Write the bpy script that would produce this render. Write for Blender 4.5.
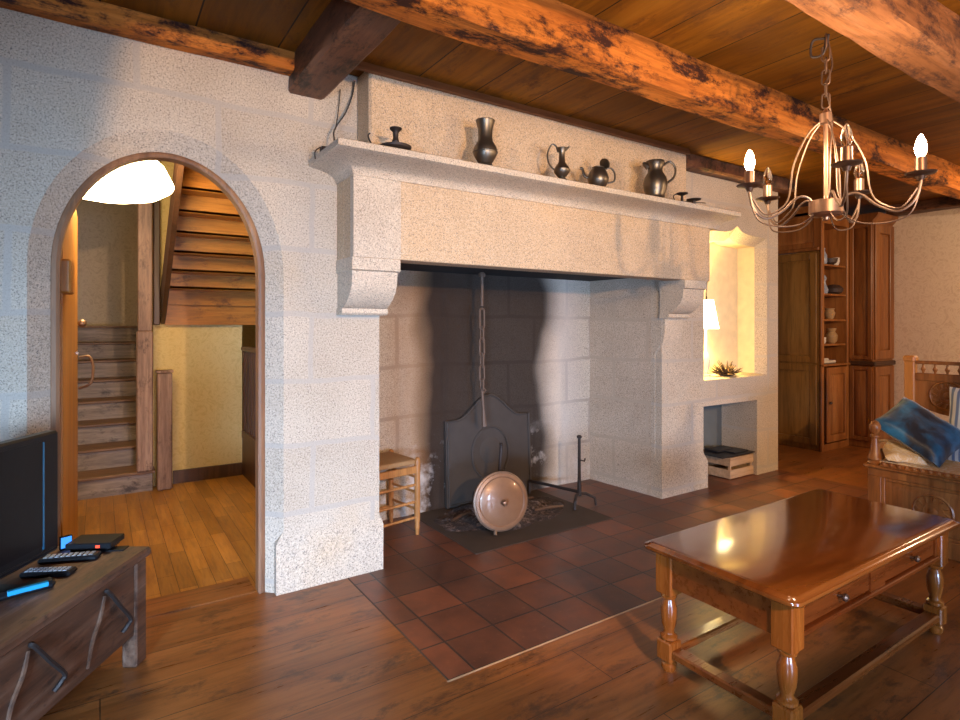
import bpy, math, random
from mathutils import Vector, Matrix, noise
from mathutils.geometry import tessellate_polygon
S = bpy.context.scene
for o in list(bpy.data.objects): bpy.data.objects.remove(o, do_unlink=True)
COL = S.collection
rnd = random.Random(7)
R = math.radians
# ------------------------------------------------------------------ camera
cd = bpy.data.cameras.new('camera'); cam = bpy.data.objects.new('camera', cd); COL.objects.link(cam)
cam.location = (0, -2.9634, 1.35); cam.rotation_euler = (R(90), 0, R(-33.4595))
cd.sensor_width = 36; cd.lens = 575 / 960 * 36; cd.shift_y = -34 / 960; cd.clip_start = .05
S.camera = cam
# ------------------------------------------------------------------ world, exposure
w = bpy.data.worlds.new('world'); S.world = w; w.use_nodes = True
w.node_tree.nodes['Background'].inputs[0].default_value = (.75, .82, 1, 1)
w.node_tree.nodes['Background'].inputs[1].default_value = .06
S.view_settings.view_transform = 'Standard'; S.view_settings.look = 'None'
S.view_settings.gamma = 1; S.view_settings.use_curve_mapping = False
S.view_settings.exposure = 0.0
# ------------------------------------------------------------------ lights
def light(name, kind, loc, e, col, size=.1, aim=None, sy=None, spread=None):
    l = bpy.data.lights.new(name, kind); l.energy = e; l.color = col
    if kind == 'AREA':
        l.size = size
        if sy: l.shape = 'RECTANGLE'; l.size_y = sy
        if spread: l.spread = R(spread)
    else: l.shadow_soft_size = size
    o = bpy.data.objects.new(name, l); COL.objects.link(o); o.location = loc
    if aim: o.rotation_euler = (Vector(aim) - Vector(loc)).to_track_quat('-Z', 'Y').to_euler()
    return o
WARM = (1, .74, .50); DAY = (.45, .68, 1)
sp = light('spot_lamp_light', 'SPOT', (.75, -4.3, 1.95), 435, (1, .61, .30), .03, (2.45, -.2, 1.85))   # lamp behind the camera, casts the chandelier's shadow
sp.data.spot_size = R(67); sp.data.spot_blend = .12
s2 = light('wall_lamp_light', 'SPOT', (5.9, -4.2, 2.15), 240, (1, .66, .38), .08, (5.4, 0, 1.5))
s2.data.spot_size = R(106); s2.data.spot_blend = .35
light('right_wall_fill_light', 'POINT', (6.4, -1.9, 2.2), 36, (1, .68, .42), .08)           # added fill to brighten the right wall, no lamp known there
light('window_light', 'AREA', (-1.7, -4.2, .9), 60, (.42, .66, 1), .8, (.6, 0, .0), .6, spread=74)
light('window_light_back', 'AREA', (1.0, -6.6, .85), 50, (.44, .64, 1), 1.5, (2.6, 0, .15), .8, spread=72)
light('stair_fill_light', 'AREA', (-.3, 4.2, 3.3), 22, (.9, .92, 1), .7, (-.2, 4.6, 1.5))  # added fill for the dark wall behind the stairs, no window known
# ------------------------------------------------------------------ node materials
def new_mat(name):
    m = bpy.data.materials.new(name); m.use_nodes = True
    return m, m.node_tree, m.node_tree.nodes['Principled BSDF']
class NT:
    def __init__(s, nt): s.nt = nt
    def n(s, t, **k):
        o = s.nt.nodes.new(t)
        for a, b in k.items(): setattr(o, a, b)
        return o
    def l(s, a, b): s.nt.links.new(a, b)
    def coord(s, scale=(1,1,1), which='Object', rot=(0,0,0), loc=(0,0,0)):
        tc = s.n('ShaderNodeTexCoord'); mp = s.n('ShaderNodeMapping'); s.l(tc.outputs[which], mp.inputs[0])
        mp.inputs['Scale'].default_value = scale; mp.inputs['Rotation'].default_value = rot; mp.inputs['Location'].default_value = loc
        return mp.outputs[0]
    def noise(s, vec, sc, det=4, ro=.5, dist=0):
        t = s.n('ShaderNodeTexNoise'); s.l(vec, t.inputs['Vector']); t.inputs['Scale'].default_value = sc
        t.inputs['Detail'].default_value = det; t.inputs['Roughness'].default_value = ro; t.inputs['Distortion'].default_value = dist
        return t.outputs['Fac']
    def ramp(s, fac, stops, interp='LINEAR'):
        r = s.n('ShaderNodeValToRGB'); r.color_ramp.interpolation = interp
        e = r.color_ramp.elements
        while len(e) < len(stops): e.new(.5)
        for i, (p, c) in enumerate(stops):
            e[i].position = p
            if not hasattr(c, '__len__'): c = (c, c, c)
            e[i].color = (*c[:3], 1)
        s.l(fac, r.inputs[0]); return r.outputs[0]
    def mix(s, f, a, b, mode='MIX'):
        m = s.n('ShaderNodeMix', data_type='RGBA', blend_type=mode)
        for sock, v in ((m.inputs[0], f), (m.inputs[6], a), (m.inputs[7], b)):
            if hasattr(v, 'links'): s.l(v, sock)
            elif hasattr(v, '__len__'): sock.default_value = (*v[:3], 1)
            else: sock.default_value = v
        return m.outputs[2]
    def math(s, op, a, b=0, clamp=False):
        m = s.n('ShaderNodeMath', operation=op); m.use_clamp = clamp
        for sock, v in ((m.inputs[0], a), (m.inputs[1], b)):
            if hasattr(v, 'links'): s.l(v, sock)
            else: sock.default_value = v
        return m.outputs[0]
    def bump(s, h, st, bsdf, dist=.01):
        b = s.n('ShaderNodeBump'); b.inputs['Strength'].default_value = st; b.inputs['Distance'].default_value = dist
        s.l(h, b.inputs['Height']); s.l(b.outputs[0], bsdf.inputs['Normal'])
    def sep(s, vec):
        x = s.n('ShaderNodeSeparateXYZ'); s.l(vec, x.inputs[0]); return x.outputs
    def comb(s, x, y, z=0):
        c = s.n('ShaderNodeCombineXYZ')
        for i, v in enumerate((x, y, z)):
            if hasattr(v, 'links'): s.l(v, c.inputs[i])
            else: c.inputs[i].default_value = v
        return c.outputs[0]
def plain(name, col, rough=.5, metal=0, emit=None, es=0, **k):
    m, nt, b = new_mat(name); T = NT(nt)
    v = T.coord(); f = T.noise(v, k.get('ns', 30), 3)
    c = T.mix(f, [x * .82 for x in col], [min(1, x * 1.15) for x in col]); T.l(c, b.inputs['Base Color'])
    b.inputs['Roughness'].default_value = rough; b.inputs['Metallic'].default_value = metal
    if emit: b.inputs['Emission Color'].default_value = (*emit, 1); b.inputs['Emission Strength'].default_value = es
    if k.get('bump'): T.bump(f, k['bump'], b, .004)
    if k.get('coat'): b.inputs['Coat Weight'].default_value = k['coat']
    return m
def granite(name, base=(.62, .53, .42), dark=(.36, .30, .245), light_=(.76, .67, .55), joints=True, jcol=(.47, .42, .365), plane='XZ', row=.335, bw=.78, off=(.31, .27), soot=None, sc=120):
    m, nt, b = new_mat(name); T = NT(nt)
    v = T.coord(); f1 = T.noise(v, sc, 3, .75); f2 = T.noise(v, sc * 1.3, 2, .6, .4); f3 = T.noise(v, 1.6, 4, .6)
    c = T.ramp(f1, [(.36, dark), (.45, base), (.55, base), (.63, light_)])
    c = T.mix(T.ramp(f2, [(.35, .85), (.43, 0)]), c, (.20, .175, .16))
    tint = T.ramp(f3, [(.3, (.86, .84, .82)), (.55, (1, 1, 1)), (.75, (1.0, .93, .84))])
    c = T.mix(1.0, c, tint, 'MULTIPLY')
    h = f1
    if joints:
        x, y, z = T.sep(v)[:3] if False else (T.sep(v)[0], T.sep(v)[1], T.sep(v)[2])
        wv = T.noise(T.coord((1, 1, 1)), 2.2, 2); wob = T.math('MULTIPLY', T.math('SUBTRACT', wv, .5), .05)
        a = x if plane == 'XZ' else y
        vec = T.comb(T.math('ADD', a, T.math('ADD', wob, off[0])), T.math('ADD', z, T.math('ADD', wob, off[1])))
        br = T.n('ShaderNodeTexBrick'); T.l(vec, br.inputs['Vector']); br.offset = .43; br.squash = 1
        br.inputs['Scale'].default_value = 1; br.inputs['Mortar Size'].default_value = .018; br.inputs['Mortar Smooth'].default_value = .5
        br.inputs['Brick Width'].default_value = bw; br.inputs['Row Height'].default_value = row
        br.inputs['Color1'].default_value = (1, 1, 1, 1); br.inputs['Color2'].default_value = (.90, .89, .88, 1); br.inputs['Mortar'].default_value = (1, 1, 1, 1)
        c = T.mix(1.0, c, br.outputs['Color'], 'MULTIPLY')
        c = T.mix(T.math('MULTIPLY', br.outputs['Fac'], .75), c, jcol)
        h = T.math('SUBTRACT', f1, T.math('MULTIPLY', br.outputs['Fac'], .3))
    if soot:
        c = soot(T, c, v)
    T.l(c, b.inputs['Base Color']); b.inputs['Roughness'].default_value = .9
    b.inputs['Specular IOR Level'].default_value = .2
    T.bump(h, .35, b, .006)
    return m
def soot_fn(T, c, v):
    s = T.sep(v); wob = T.noise(v, 1.6, 2, .5); w2 = T.noise(v, 9, 4, .7)
    xx = T.math('ADD', s[0], T.math('MULTIPLY', T.math('SUBTRACT', wob, .5), .30))
    d = T.math('ABSOLUTE', T.math('SUBTRACT', xx, 2.53))
    # the soot column: about 1.1 m wide, softer to the right
    k = T.ramp(T.math('MULTIPLY', d, 1.0), [(.50, 1), (.68, 0)])
    # brown tinge beside it
    k2 = T.ramp(d, [(.60, 1), (1.15, 0)])
    left = T.ramp(T.math('SUBTRACT', 2.5, xx), [(.0, .35), (.45, 1)])
    c = T.mix(T.math('MULTIPLY', T.math('MULTIPLY', k2, left), .85), c, (.34, .17, .07))
    ash = T.ramp(T.math('ADD', s[2], T.math('MULTIPLY', w2, .25)), [(.38, 1), (.72, 0)])
    sootc = T.mix(w2, (.012, .010, .010), (.036, .033, .033))
    c = T.mix(T.math('MULTIPLY', k, .97), c, T.mix(.55, sootc, T.mix(1, c, (.115, .10, .095), 'MULTIPLY')))
    pale = T.ramp(T.noise(v, 3.7, 5, .7), [(.5, 0), (.66, .8)])
    c = T.mix(T.math('MULTIPLY', ash, pale), c, (.66, .60, .56))
    c = T.mix(T.math('MULTIPLY', T.ramp(T.math('ABSOLUTE', T.math('SUBTRACT', xx, 3.28)), [(.0, .5), (.28, 0)]), 1.0), c, (.80, .72, .64))
    return c
def wood(name, c1, c2, c3=None, axis='X', sc=1.0, rough=.35, blotch=0, bcol=(.03, .016, .01), bump=.15, coat=0, planks=None, spec=.5, pvar=.25, seam=(.02, .012, .008)):
    """grain runs along axis; planks=(across_axis, width, length, seam_width)"""
    m, nt, b = new_mat(name); T = NT(nt)
    k = {'X': (1.2, 14, 14), 'Y': (14, 1.2, 14), 'Z': (14, 14, 1.2)}[axis]
    k = tuple(q * sc for q in k)
    v = T.coord(k); base = T.coord()
    f = T.noise(v, 1, 6, .62, .25); g = T.noise(v, 4.5, 4, .7, .2)
    c3 = c3 or c1
    c = T.ramp(f, [(.28, c2), (.5, c1), (.72, c3)])
    c = T.mix(T.ramp(g, [(.35, .45), (.55, 0)]), c, [q * .45 for q in c2])
    h = f
    if planks:
        ax, wd, ln, sw = planks
        s = T.sep(base); idx = {'X': 0, 'Y': 1, 'Z': 2}
        vec = T.comb(s[idx[axis]], s[idx[ax]])
        br = T.n('ShaderNodeTexBrick'); T.l(vec, br.inputs['Vector']); br.offset = .37
        br.inputs['Scale'].default_value = 1; br.inputs['Mortar Size'].default_value = sw; br.inputs['Mortar Smooth'].default_value = .1
        br.inputs['Brick Width'].default_value = ln; br.inputs['Row Height'].default_value = wd; br.inputs['Bias'].default_value = 0
        br.inputs['Color1'].default_value = (1 - pvar,) * 3 + (1,); br.inputs['Color2'].default_value = (1 + pvar * .4,) * 3 + (1,); br.inputs['Mortar'].default_value = (1, 1, 1, 1)
        c = T.mix(1, c, br.outputs['Color'], 'MULTIPLY'); c = T.mix(br.outputs['Fac'], c, seam)
        h = T.math('SUBTRACT', f, br.outputs['Fac'])
    if blotch:
        bn = T.noise(T.coord({'X': (2.2, 5, 5), 'Y': (5, 2.2, 5), 'Z': (5, 5, 2.2)}[axis]), 1.5, 8, .8, .2)
        c = T.mix(T.ramp(bn, [(.55 - .12 * blotch, 0), (.66 - .12 * blotch, 1)]), c, bcol)
    T.l(c, b.inputs['Base Color'])
    r = T.math('ADD', T.math('MULTIPLY', g, .22), rough - .1); T.l(r, b.inputs['Roughness'])
    b.inputs['Specular IOR Level'].default_value = spec
    if coat: b.inputs['Coat Weight'].default_value = coat; b.inputs['Coat Roughness'].default_value = .10
    T.bump(h, bump, b, .006)
    return m
M = {}
M['granite'] = granite('granite_blocks')
M['granite_side'] = granite('granite_blocks_cheek', plane='YZ', jcol=(.47, .385, .30),  base=(.60, .49, .38), light_=(.72, .61, .49), dark=(.38, .30, .23))
M['granite_plain'] = granite('dressed_granite', joints=False, base=(.66, .56, .44), dark=(.42, .35, .27), light_=(.78, .69, .57), sc=130)
M['granite_hood'] = granite('hood_granite', joints=False, base=(.66, .49, .32), dark=(.48, .34, .21), light_=(.76, .61, .44), sc=130)
M['granite_base'] = granite('pier_granite', joints=False)
M['granite_soot'] = granite('sooty_granite', row=.36, bw=.62, off=(.12, .02), jcol=(.34, .28, .23), soot=soot_fn)
M['mortar'] = plain('niche_plaster', (.74, .62, .42), .9, bump=.2, ns=14)
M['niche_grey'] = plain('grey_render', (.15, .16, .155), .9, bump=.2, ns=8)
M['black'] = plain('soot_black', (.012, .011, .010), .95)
def wallpaper(name, a, b_, sc=9):
    m, nt, b = new_mat(name); T = NT(nt); v = T.coord()
    f = T.noise(v, sc, 5, .7, 2.2); c = T.ramp(f, [(.38, a), (.5, b_), (.62, a)]); T.l(c, b.inputs['Base Color'])
    b.inputs['Roughness'].default_value = .75; T.bump(f, .3, b, .004); return m
M['wallpaper'] = wallpaper('cream_leaf_wallpaper', (.74, .60, .48), (.88, .75, .63), 9)
M['wallpaper_hall'] = wallpaper('ochre_wallpaper', (.56, .42, .18), (.66, .52, .25), 11)
M['wallpaper_grey'] = wallpaper('grey_wallpaper', (.50, .42, .32), (.62, .54, .43), 10)
M['floor'] = wood('oak_floor', (.28, .098, .024), (.18, .058, .014), (.37, .14, .038), 'X', .5, .30, planks=('Y', .235, 2.6, .0018), pvar=.12, bump=.08, blotch=.22, bcol=(.10, .04, .016))
M['parquet'] = wood('hall_parquet', (.42, .19, .035), (.30, .12, .02), (.52, .26, .06), 'Y', .8, .36, planks=('X', .085, .55, .0012), pvar=.3, bump=.06)
M['beam'] = wood('old_orange_beam', (.60, .20, .036), (.32, .09, .018), (.74, .29, .065), 'X', .9, .6, blotch=.62, bcol=(.045, .018, .014), bump=.8, spec=.12)
M['beam_pale'] = wood('old_pale_beam', (.38, .155, .06), (.20, .08, .038), (.46, .22, .11), 'X', .8, .62, blotch=.5, bcol=(.09, .045, .035), bump=.6, spec=.12)
M['beam_dark'] = wood('dark_beam', (.16, .065, .035), (.07, .028, .016), (.26, .12, .065), 'Y', .7, .55, blotch=.5, bcol=(.02, .009, .006), bump=.6)
M['ceiling'] = wood('ceiling_planks', (.26, .10, .010), (.14, .05, .006), (.34, .145, .018), 'Y', .35, .5, planks=('X', .36, 6.0, .004), pvar=.25, bump=.15, blotch=.15, bcol=(.12, .045, .012), spec=.15)
M['trim_dark'] = wood('dark_trim', (.17, .06, .02), (.07, .022, .01), None, 'X', .8, .5)
M['table'] = wood('varnished_cherry', (.17, .045, .008), (.095, .022, .005), (.24, .075, .014), 'X', .3, .16, bump=.012, coat=1, planks=('Y', .155, .62, .0009), pvar=.16, seam=(.13, .035, .008))
M['table_part'] = wood('varnished_cherry_turned', (.27, .075, .011), (.16, .040, .006), (.36, .115, .018), 'Z', .5, .26, bump=.02, coat=.5)
M['table_apron'] = wood('varnished_cherry_apron', (.16, .040, .007), (.09, .020, .004), (.22, .065, .011), 'X', .5, .28, bump=.02, coat=.4)
M['bench'] = wood('carved_oak', (.30, .11, .028), (.16, .05, .014), (.42, .18, .05), 'Z', .6, .35, bump=.1)
M['bench_pale'] = wood('bench_post_oak', (.52, .22, .05), (.38, .14, .03), (.60, .28, .08), 'Z', .6, .35, bump=.1)
M['cabinet'] = wood('cabinet_oak', (.30, .11, .028), (.17, .055, .015), (.42, .18, .052), 'Z', .45, .36, bump=.06)
M['cabinet_green'] = wood('olive_oak', (.27, .13, .03), (.16, .075, .018), (.36, .19, .048), 'Z', .45, .36, bump=.06)
M['door'] = wood('honey_oak_door', (.50, .21, .04), (.36, .13, .02), (.60, .28, .06), 'Z', .5, .4, bump=.06)
M['frame'] = wood('arch_frame_wood', (.30, .15, .075), (.17, .08, .045), (.42, .24, .12), 'Z', .6, .5, bump=.1)
M['stair'] = wood('worn_stair_wood', (.27, .215, .19), (.12, .09, .085), (.40, .34, .31), 'X', .8, .6, bump=.25, blotch=.1, bcol=(.06, .045, .045))
M['stair_tread'] = wood('stair_tread_wood', (.20, .11, .06), (.10, .05, .03), None, 'X', .8, .5, bump=.1)
M['newel'] = wood('worn_post_wood', (.30, .19, .15), (.15, .085, .07), (.42, .30, .25), 'Z', .9, .6, bump=.3, blotch=.15, bcol=(.07, .04, .035))
M['soffit'] = wood('upper_stair_wood', (.46, .18, .025), (.30, .105, .015), (.56, .25, .045), 'X', .5, .45, bump=.1, blotch=.1, bcol=(.16, .06, .015))
M['dark_wood'] = wood('dark_wood', (.09, .04, .02), (.04, .018, .01), None, 'Z', .8, .45)
M['chest'] = wood('old_chest_wood', (.15, .068, .036), (.055, .026, .016), (.25, .155, .105), 'X', .8, .55, bump=.5, blotch=.22, bcol=(.035, .018, .012))
M['straw'] = plain('rush_seat', (.34, .19, .08), .8, bump=.6, ns=90)
M['chair'] = wood('turned_chair_wood', (.46, .20, .06), (.30, .11, .03), None, 'Z', 1, .4)
M['pewter'] = plain('aged_pewter', (.17, .145, .115), .38, .9, bump=.05)
M['iron'] = plain('dark_iron', (.05, .038, .034), .55, .6, bump=.3)
M['rust_iron'] = plain('rusty_iron', (.17, .11, .08), .7, .3, bump=.3)
M['cast'] = plain('cast_iron_plate', (.060, .046, .038), .75, .1, bump=.6, ns=12)
M['pan'] = plain('brown_enamel', (.28, .145, .08), .35, .15, coat=.3)
M['pan_rim'] = plain('tarnished_rim', (.20, .13, .09), .4, .5)
M['copper'] = plain('antique_brass', (.38, .22, .14), .38, .85)
M['arm'] = plain('chandelier_iron', (.30, .20, .14), .42, .8)
M['cup'] = plain('dark_bronze', (.16, .10, .07), .4, .8)
M['tv'] = plain('black_plastic', (.010, .010, .012), .4)
M['tv'].node_tree.nodes['Principled BSDF'].inputs['Specular IOR Level'].default_value = .3
M['screen'] = plain('tv_screen', (.008, .007, .008), .3)
M['screen'].node_tree.nodes['Principled BSDF'].inputs['Specular IOR Level'].default_value = .22
M['tv_reflection'] = plain('painted_blue_reflection', (.02, .14, .24), .25)  # window's reflection on the television, put in as blue colour
M['blue_led'] = plain('blue_display', (.02, .1, .3), .4, 0, (.05, .28, 1), 1.6)
M['red_led'] = plain('red_led', (.4, .02, .01), .4, 0, (1, .08, .03), 2)
M['grey_plastic'] = plain('silver_buttons', (.42, .45, .5), .5, ns=300)
M['case_reflection'] = plain('painted_case_reflection', (.03, .35, .62), .15)  # blue light reflected on the case, painted as a coloured patch
M['crate'] = wood('pale_crate_slats', (.58, .38, .22), (.46, .28, .15), (.66, .47, .30), 'X', .6, .7, bump=.1)
M['blacktop'] = plain('black_sheet', (.02, .02, .025), .4)
M['white_pot'] = plain('white_china', (.72, .66, .60), .3)
M['blue_pot'] = plain('blue_white_china', (.28, .32, .42), .3)
M['brown_pot'] = plain('brown_pottery', (.40, .26, .13), .35)
M['dark_bowl'] = plain('dark_pottery', (.06, .04, .035), .4)
M['cable'] = plain('dark_cable', (.05, .04, .03), .6)
M['socket'] = plain('white_plastic', (.7, .68, .63), .4)
M['twig'] = plain('dried_plant', (.05, .022, .008), .8)
def ash_mat():
    m, nt, b = new_mat('ash_and_debris'); T = NT(nt); f = T.noise(T.coord(), 38, 5, .75); g = T.noise(T.coord(), 5, 3, .6)
    c = T.ramp(f, [(.36, (.018, .012, .010)), (.50, (.075, .045, .034)), (.62, (.28, .20, .17))])
    c = T.mix(T.ramp(g, [(.42, .75), (.60, 0)]), c, (.035, .022, .017)); T.l(c, b.inputs['Base Color']); b.inputs['Roughness'].default_value = .95
    T.bump(f, 1, b, .01); return m
M['ash'] = ash_mat()
M['slab'] = plain('hearth_slab_stone', (.060, .040, .027), .75, bump=.4, ns=12)
def tiles_mat():
    m, nt, b = new_mat('terracotta_tiles'); T = NT(nt); v = T.coord(loc=(-1.231 + .25 * 6, 1.071, 0))
    br = T.n('ShaderNodeTexBrick'); T.l(v, br.inputs['Vector']); br.offset = 0; br.squash = 1
    br.inputs['Scale'].default_value = 1; br.inputs['Mortar Size'].default_value = .0055; br.inputs['Mortar Smooth'].default_value = .2
    br.inputs['Brick Width'].default_value = .2497; br.inputs['Row Height'].default_value = .2415
    br.inputs['Color1'].default_value = (.20, .070, .034, 1); br.inputs['Color2'].default_value = (.105, .045, .027, 1); br.inputs['Mortar'].default_value = (.045, .030, .024, 1)
    f = T.noise(T.coord(), 5, 5, .65); g = T.noise(T.coord(), 40, 4, .7)
    c = T.mix(1, br.outputs['Color'], T.ramp(f, [(.3, (.6, .62, .66)), (.7, (1.3, 1.2, 1.1))]), 'MULTIPLY')
    c = T.mix(T.ramp(g, [(.62, 0), (.72, .35)]), c, (.34, .17, .10))
    T.l(c, b.inputs['Base Color']); T.l(T.math('ADD', T.math('MULTIPLY', f, .3), .22), b.inputs['Roughness'])
    b.inputs['Specular IOR Level'].default_value = .45
    T.bump(T.math('SUBTRACT', T.math('MULTIPLY', f, .4), br.outputs['Fac']), .5, b, .006); return m
M['tiles'] = tiles_mat()
def pillow_mat():
    m, nt, b = new_mat('blue_velvet'); T = NT(nt); v = T.coord(); f = T.noise(v, 5.5, 4, .6, .3)
    c = T.ramp(f, [(.42, (.006, .008, .014)), (.52, (.008, .05, .10)), (.64, (.015, .13, .24))]); T.l(c, b.inputs['Base Color'])
    b.inputs['Roughness'].default_value = .38; b.inputs['Sheen Weight'].default_value = .5; T.bump(f, .5, b, .01); return m
M['pillow'] = pillow_mat()
def stripe_mat():
    m, nt, b = new_mat('blue_white_stripes'); T = NT(nt); v = T.coord()
    wv = T.n('ShaderNodeTexWave'); wv.bands_direction = 'Y'; wv.inputs['Scale'].default_value = 9; T.l(v, wv.inputs['Vector'])
    c = T.ramp(wv.outputs['Fac'], [(.3, (.20, .27, .42)), (.6, (.78, .78, .76))]); T.l(c, b.inputs['Base Color']); b.inputs['Roughness'].default_value = .9; return m
M['stripe'] = stripe_mat()
M['throw'] = wallpaper('cream_patterned_cloth', (.72, .62, .48), (.62, .40, .16), 16)
M['shade'] = plain('lit_glass_shade', (.9, .85, .75), .4, 0, (1, .76, .40), 30)
M['shade_small'] = plain('lit_fabric_shade', (.9, .82, .65), .7, 0, (1, .82, .45), 8)
M['bulb_lit'] = plain('lit_bulb', (1, .95, .85), .3, 0, (1, .80, .52), 60)
def glass(name):
    m, nt, b = new_mat(name); b.inputs['Base Color'].default_value = (1, .97, .93, 1); b.inputs['Roughness'].default_value = .03
    b.inputs['Transmission Weight'].default_value = 1; b.inputs['IOR'].default_value = 1.35; return m
M['glass'] = glass('clear_bulb_glass')
# ------------------------------------------------------------------ mesh builder
class MB:
    def __init__(s): s.v = []; s.f = []
    def add(s, vs, fs, mat=None):
        n = len(s.v); key = {}; idx = []
        for q in vs:
            q = tuple(mat @ Vector(q)) if mat else tuple(q); k = tuple(round(c * 1e5) for c in q)
            if k not in key: key[k] = n + len(key); s.v.append(q)
            idx.append(key[k])
        for f in fs:
            g = []
            for i in f:
                if idx[i] not in g: g.append(idx[i])
            if len(g) > 2: s.f.append(tuple(g))
        return s
    def box(s, x0, x1, y0, y1, z0, z1, ch=0, mat=None):
        if x0 > x1: x0, x1 = x1, x0
        if y0 > y1: y0, y1 = y1, y0
        if z0 > z1: z0, z1 = z1, z0
        c = min(ch, (x1-x0)*.45, (y1-y0)*.45, (z1-z0)*.45)
        if c <= 0:
            vs = [(x, y, z) for z in (z0, z1) for x, y in ((x0, y0), (x1, y0), (x1, y1), (x0, y1))]
            return s.add(vs, [(3,2,1,0), (4,5,6,7), (0,1,5,4), (1,2,6,5), (2,3,7,6), (3,0,4,7)], mat)
        def ring(z, i): return [(x0+i, y0+c, z), (x0+c, y0+i, z), (x1-c, y0+i, z), (x1-i, y0+c, z), (x1-i, y1-c, z), (x1-c, y1-i, z), (x0+c, y1-i, z), (x0+i, y1-c, z)]
        return s.loops([[(x0+c,y0+c,z0),(x0+c,y0+c,z0),(x1-c,y0+c,z0),(x1-c,y0+c,z0),(x1-c,y1-c,z0),(x1-c,y1-c,z0),(x0+c,y1-c,z0),(x0+c,y1-c,z0)],
            ring(z0+c, 0), ring(z1-c, 0),
            [(x0+c,y0+c,z1),(x0+c,y0+c,z1),(x1-c,y0+c,z1),(x1-c,y0+c,z1),(x1-c,y1-c,z1),(x1-c,y1-c,z1),(x0+c,y1-c,z1),(x0+c,y1-c,z1)]], mat)
    def loops(s, rings, mat=None, cap=True, closed=True):
        n = len(rings[0]); vs = [q for r in rings for q in r]; fs = []
        for i in range(len(rings)-1):
            for j in range(n if closed else n-1):
                k = (j+1) % n; fs.append((i*n+j, i*n+k, (i+1)*n+k, (i+1)*n+j))
        if cap: fs.append(tuple(range(n-1, -1, -1))); fs.append(tuple((len(rings)-1)*n + j for j in range(n)))
        return s.add(vs, fs, mat)
    def lathe(s, prof, n=20, mat=None, at=(0,0,0), cap=True):
        return s.loops([[(at[0]+r*math.cos(2*math.pi*j/n), at[1]+r*math.sin(2*math.pi*j/n), at[2]+z) for j in range(n)] for r, z in prof], mat, cap)
    def tube(s, pts, r, n=8, mat=None, closed=False):
        P_ = [Vector(p) for p in pts]; rs = r if hasattr(r, '__len__') else [r]*len(P_)
        rings = []; up = None
        for i, p in enumerate(P_):
            if closed: t = P_[(i+1) % len(P_)] - P_[i-1]
            else: t = P_[min(i+1, len(P_)-1)] - P_[max(i-1, 0)]
            t.normalize()
            if up is None: up = Vector((0,0,1)) if abs(t.z) < .9 else Vector((1,0,0))
            a = t.cross(up)
            if a.length < 1e-4: a = t.cross(Vector((0,1,0)))
            a.normalize(); b = t.cross(a).normalized(); up = a.cross(t).normalized() if a.cross(t).length > 0 else up
            rings.append([tuple(p + rs[i]*(math.cos(2*math.pi*j/n)*a + math.sin(2*math.pi*j/n)*b)) for j in range(n)])
        if closed: rings.append(rings[0])
        return s.loops(rings, mat, not closed)
    def prism(s, poly, ax, a0, a1, mat=None):
        """poly of 2D points extruded along ax ('X': (y,z), 'Y': (x,z), 'Z': (x,y))"""
        def p(q, a): return {'X': (a, q[0], q[1]), 'Y': (q[0], a, q[1]), 'Z': (q[0], q[1], a)}[ax]
        return s.loops([[p(q, a0) for q in poly], [p(q, a1) for q in poly]], mat)
    def sphere(s, c, r, n=12, sz=1):
        return s.lathe([(max(.0005, r*math.sin(math.pi*i/8)), -r*sz*math.cos(math.pi*i/8)) for i in range(9)], n, None, c)
    def build(s, name, mat, parent=None, smooth=35, kind=None, bevel=0):
        me = bpy.data.meshes.new(name); me.from_pydata(s.v, [], s.f); me.update()
        import bmesh
        bm = bmesh.new(); bm.from_mesh(me); pass
        bmesh.ops.recalc_face_normals(bm, faces=bm.faces); bm.to_mesh(me); bm.free()
        me.materials.append(M[mat] if isinstance(mat, str) else mat)
        if smooth:
            for p in me.polygons: p.use_smooth = True
            me.set_sharp_from_angle(angle=R(smooth))
        o = bpy.data.objects.new(name, me); COL.objects.link(o)
        if parent: o.parent = parent
        if kind: o['kind'] = kind
        if bevel:
            bv = o.modifiers.new('bevel', 'BEVEL'); bv.width = bevel; bv.segments = 2; bv.limit_method = 'ANGLE'
        return o
def thing(name, label, cat, loc=(0,0,0), rz=0, group=None):
    o = bpy.data.objects.new(name, None); COL.objects.link(o); o.location = loc; o.rotation_euler = (0, 0, rz)
    o.empty_display_size = .1; return tag(o, label, cat, group)
def tag(o, label, cat, group=None):
    o['label'] = label; o['category'] = cat
    if group: o['group'] = group
    return o
def struct(name, mb, mat, **k): return mb.build(name, mat, kind='structure', **k)
def bx(*a, ch=0): return MB().box(*a, ch=ch)
def hewn(x0, x1, y0, y1, z0, z1, axis='X', seg=40, amp=.014, ch=.03, seed=0):
    """hand-hewn beam: chamfered section that wanders a little along its length"""
    m = MB(); rings = []
    L0, L1 = (x0, x1) if axis == 'X' else (y0, y1); A0, A1 = (y0, y1) if axis == 'X' else (x0, x1)
    for i in range(seg+1):
        t = L0 + (L1-L0)*i/seg; sec = []
        base = [(A0, z1), (A0, (z0+z1)/2), (A0, z0+ch), (A0+ch, z0), ((A0+A1)/2, z0), (A1-ch, z0), (A1, z0+ch), (A1, (z0+z1)/2), (A1, z1)]
        for j, (a, z) in enumerate(base):
            n1 = noise.noise(Vector((t*1.7+seed, j*3.1, seed))); n2 = noise.noise(Vector((t*6+seed, j*2.1, 9+seed)))
            q = (n1*amp + n2*amp*.4); top = z >= z1 - 1e-6
            a += q; z += 0 if top else noise.noise(Vector((t*1.9, j*5.3+seed, 3)))*amp
            sec.append((t, a, z) if axis == 'X' else (a, t, z))
        rings.append(sec)
    return m.loops(rings)
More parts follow.
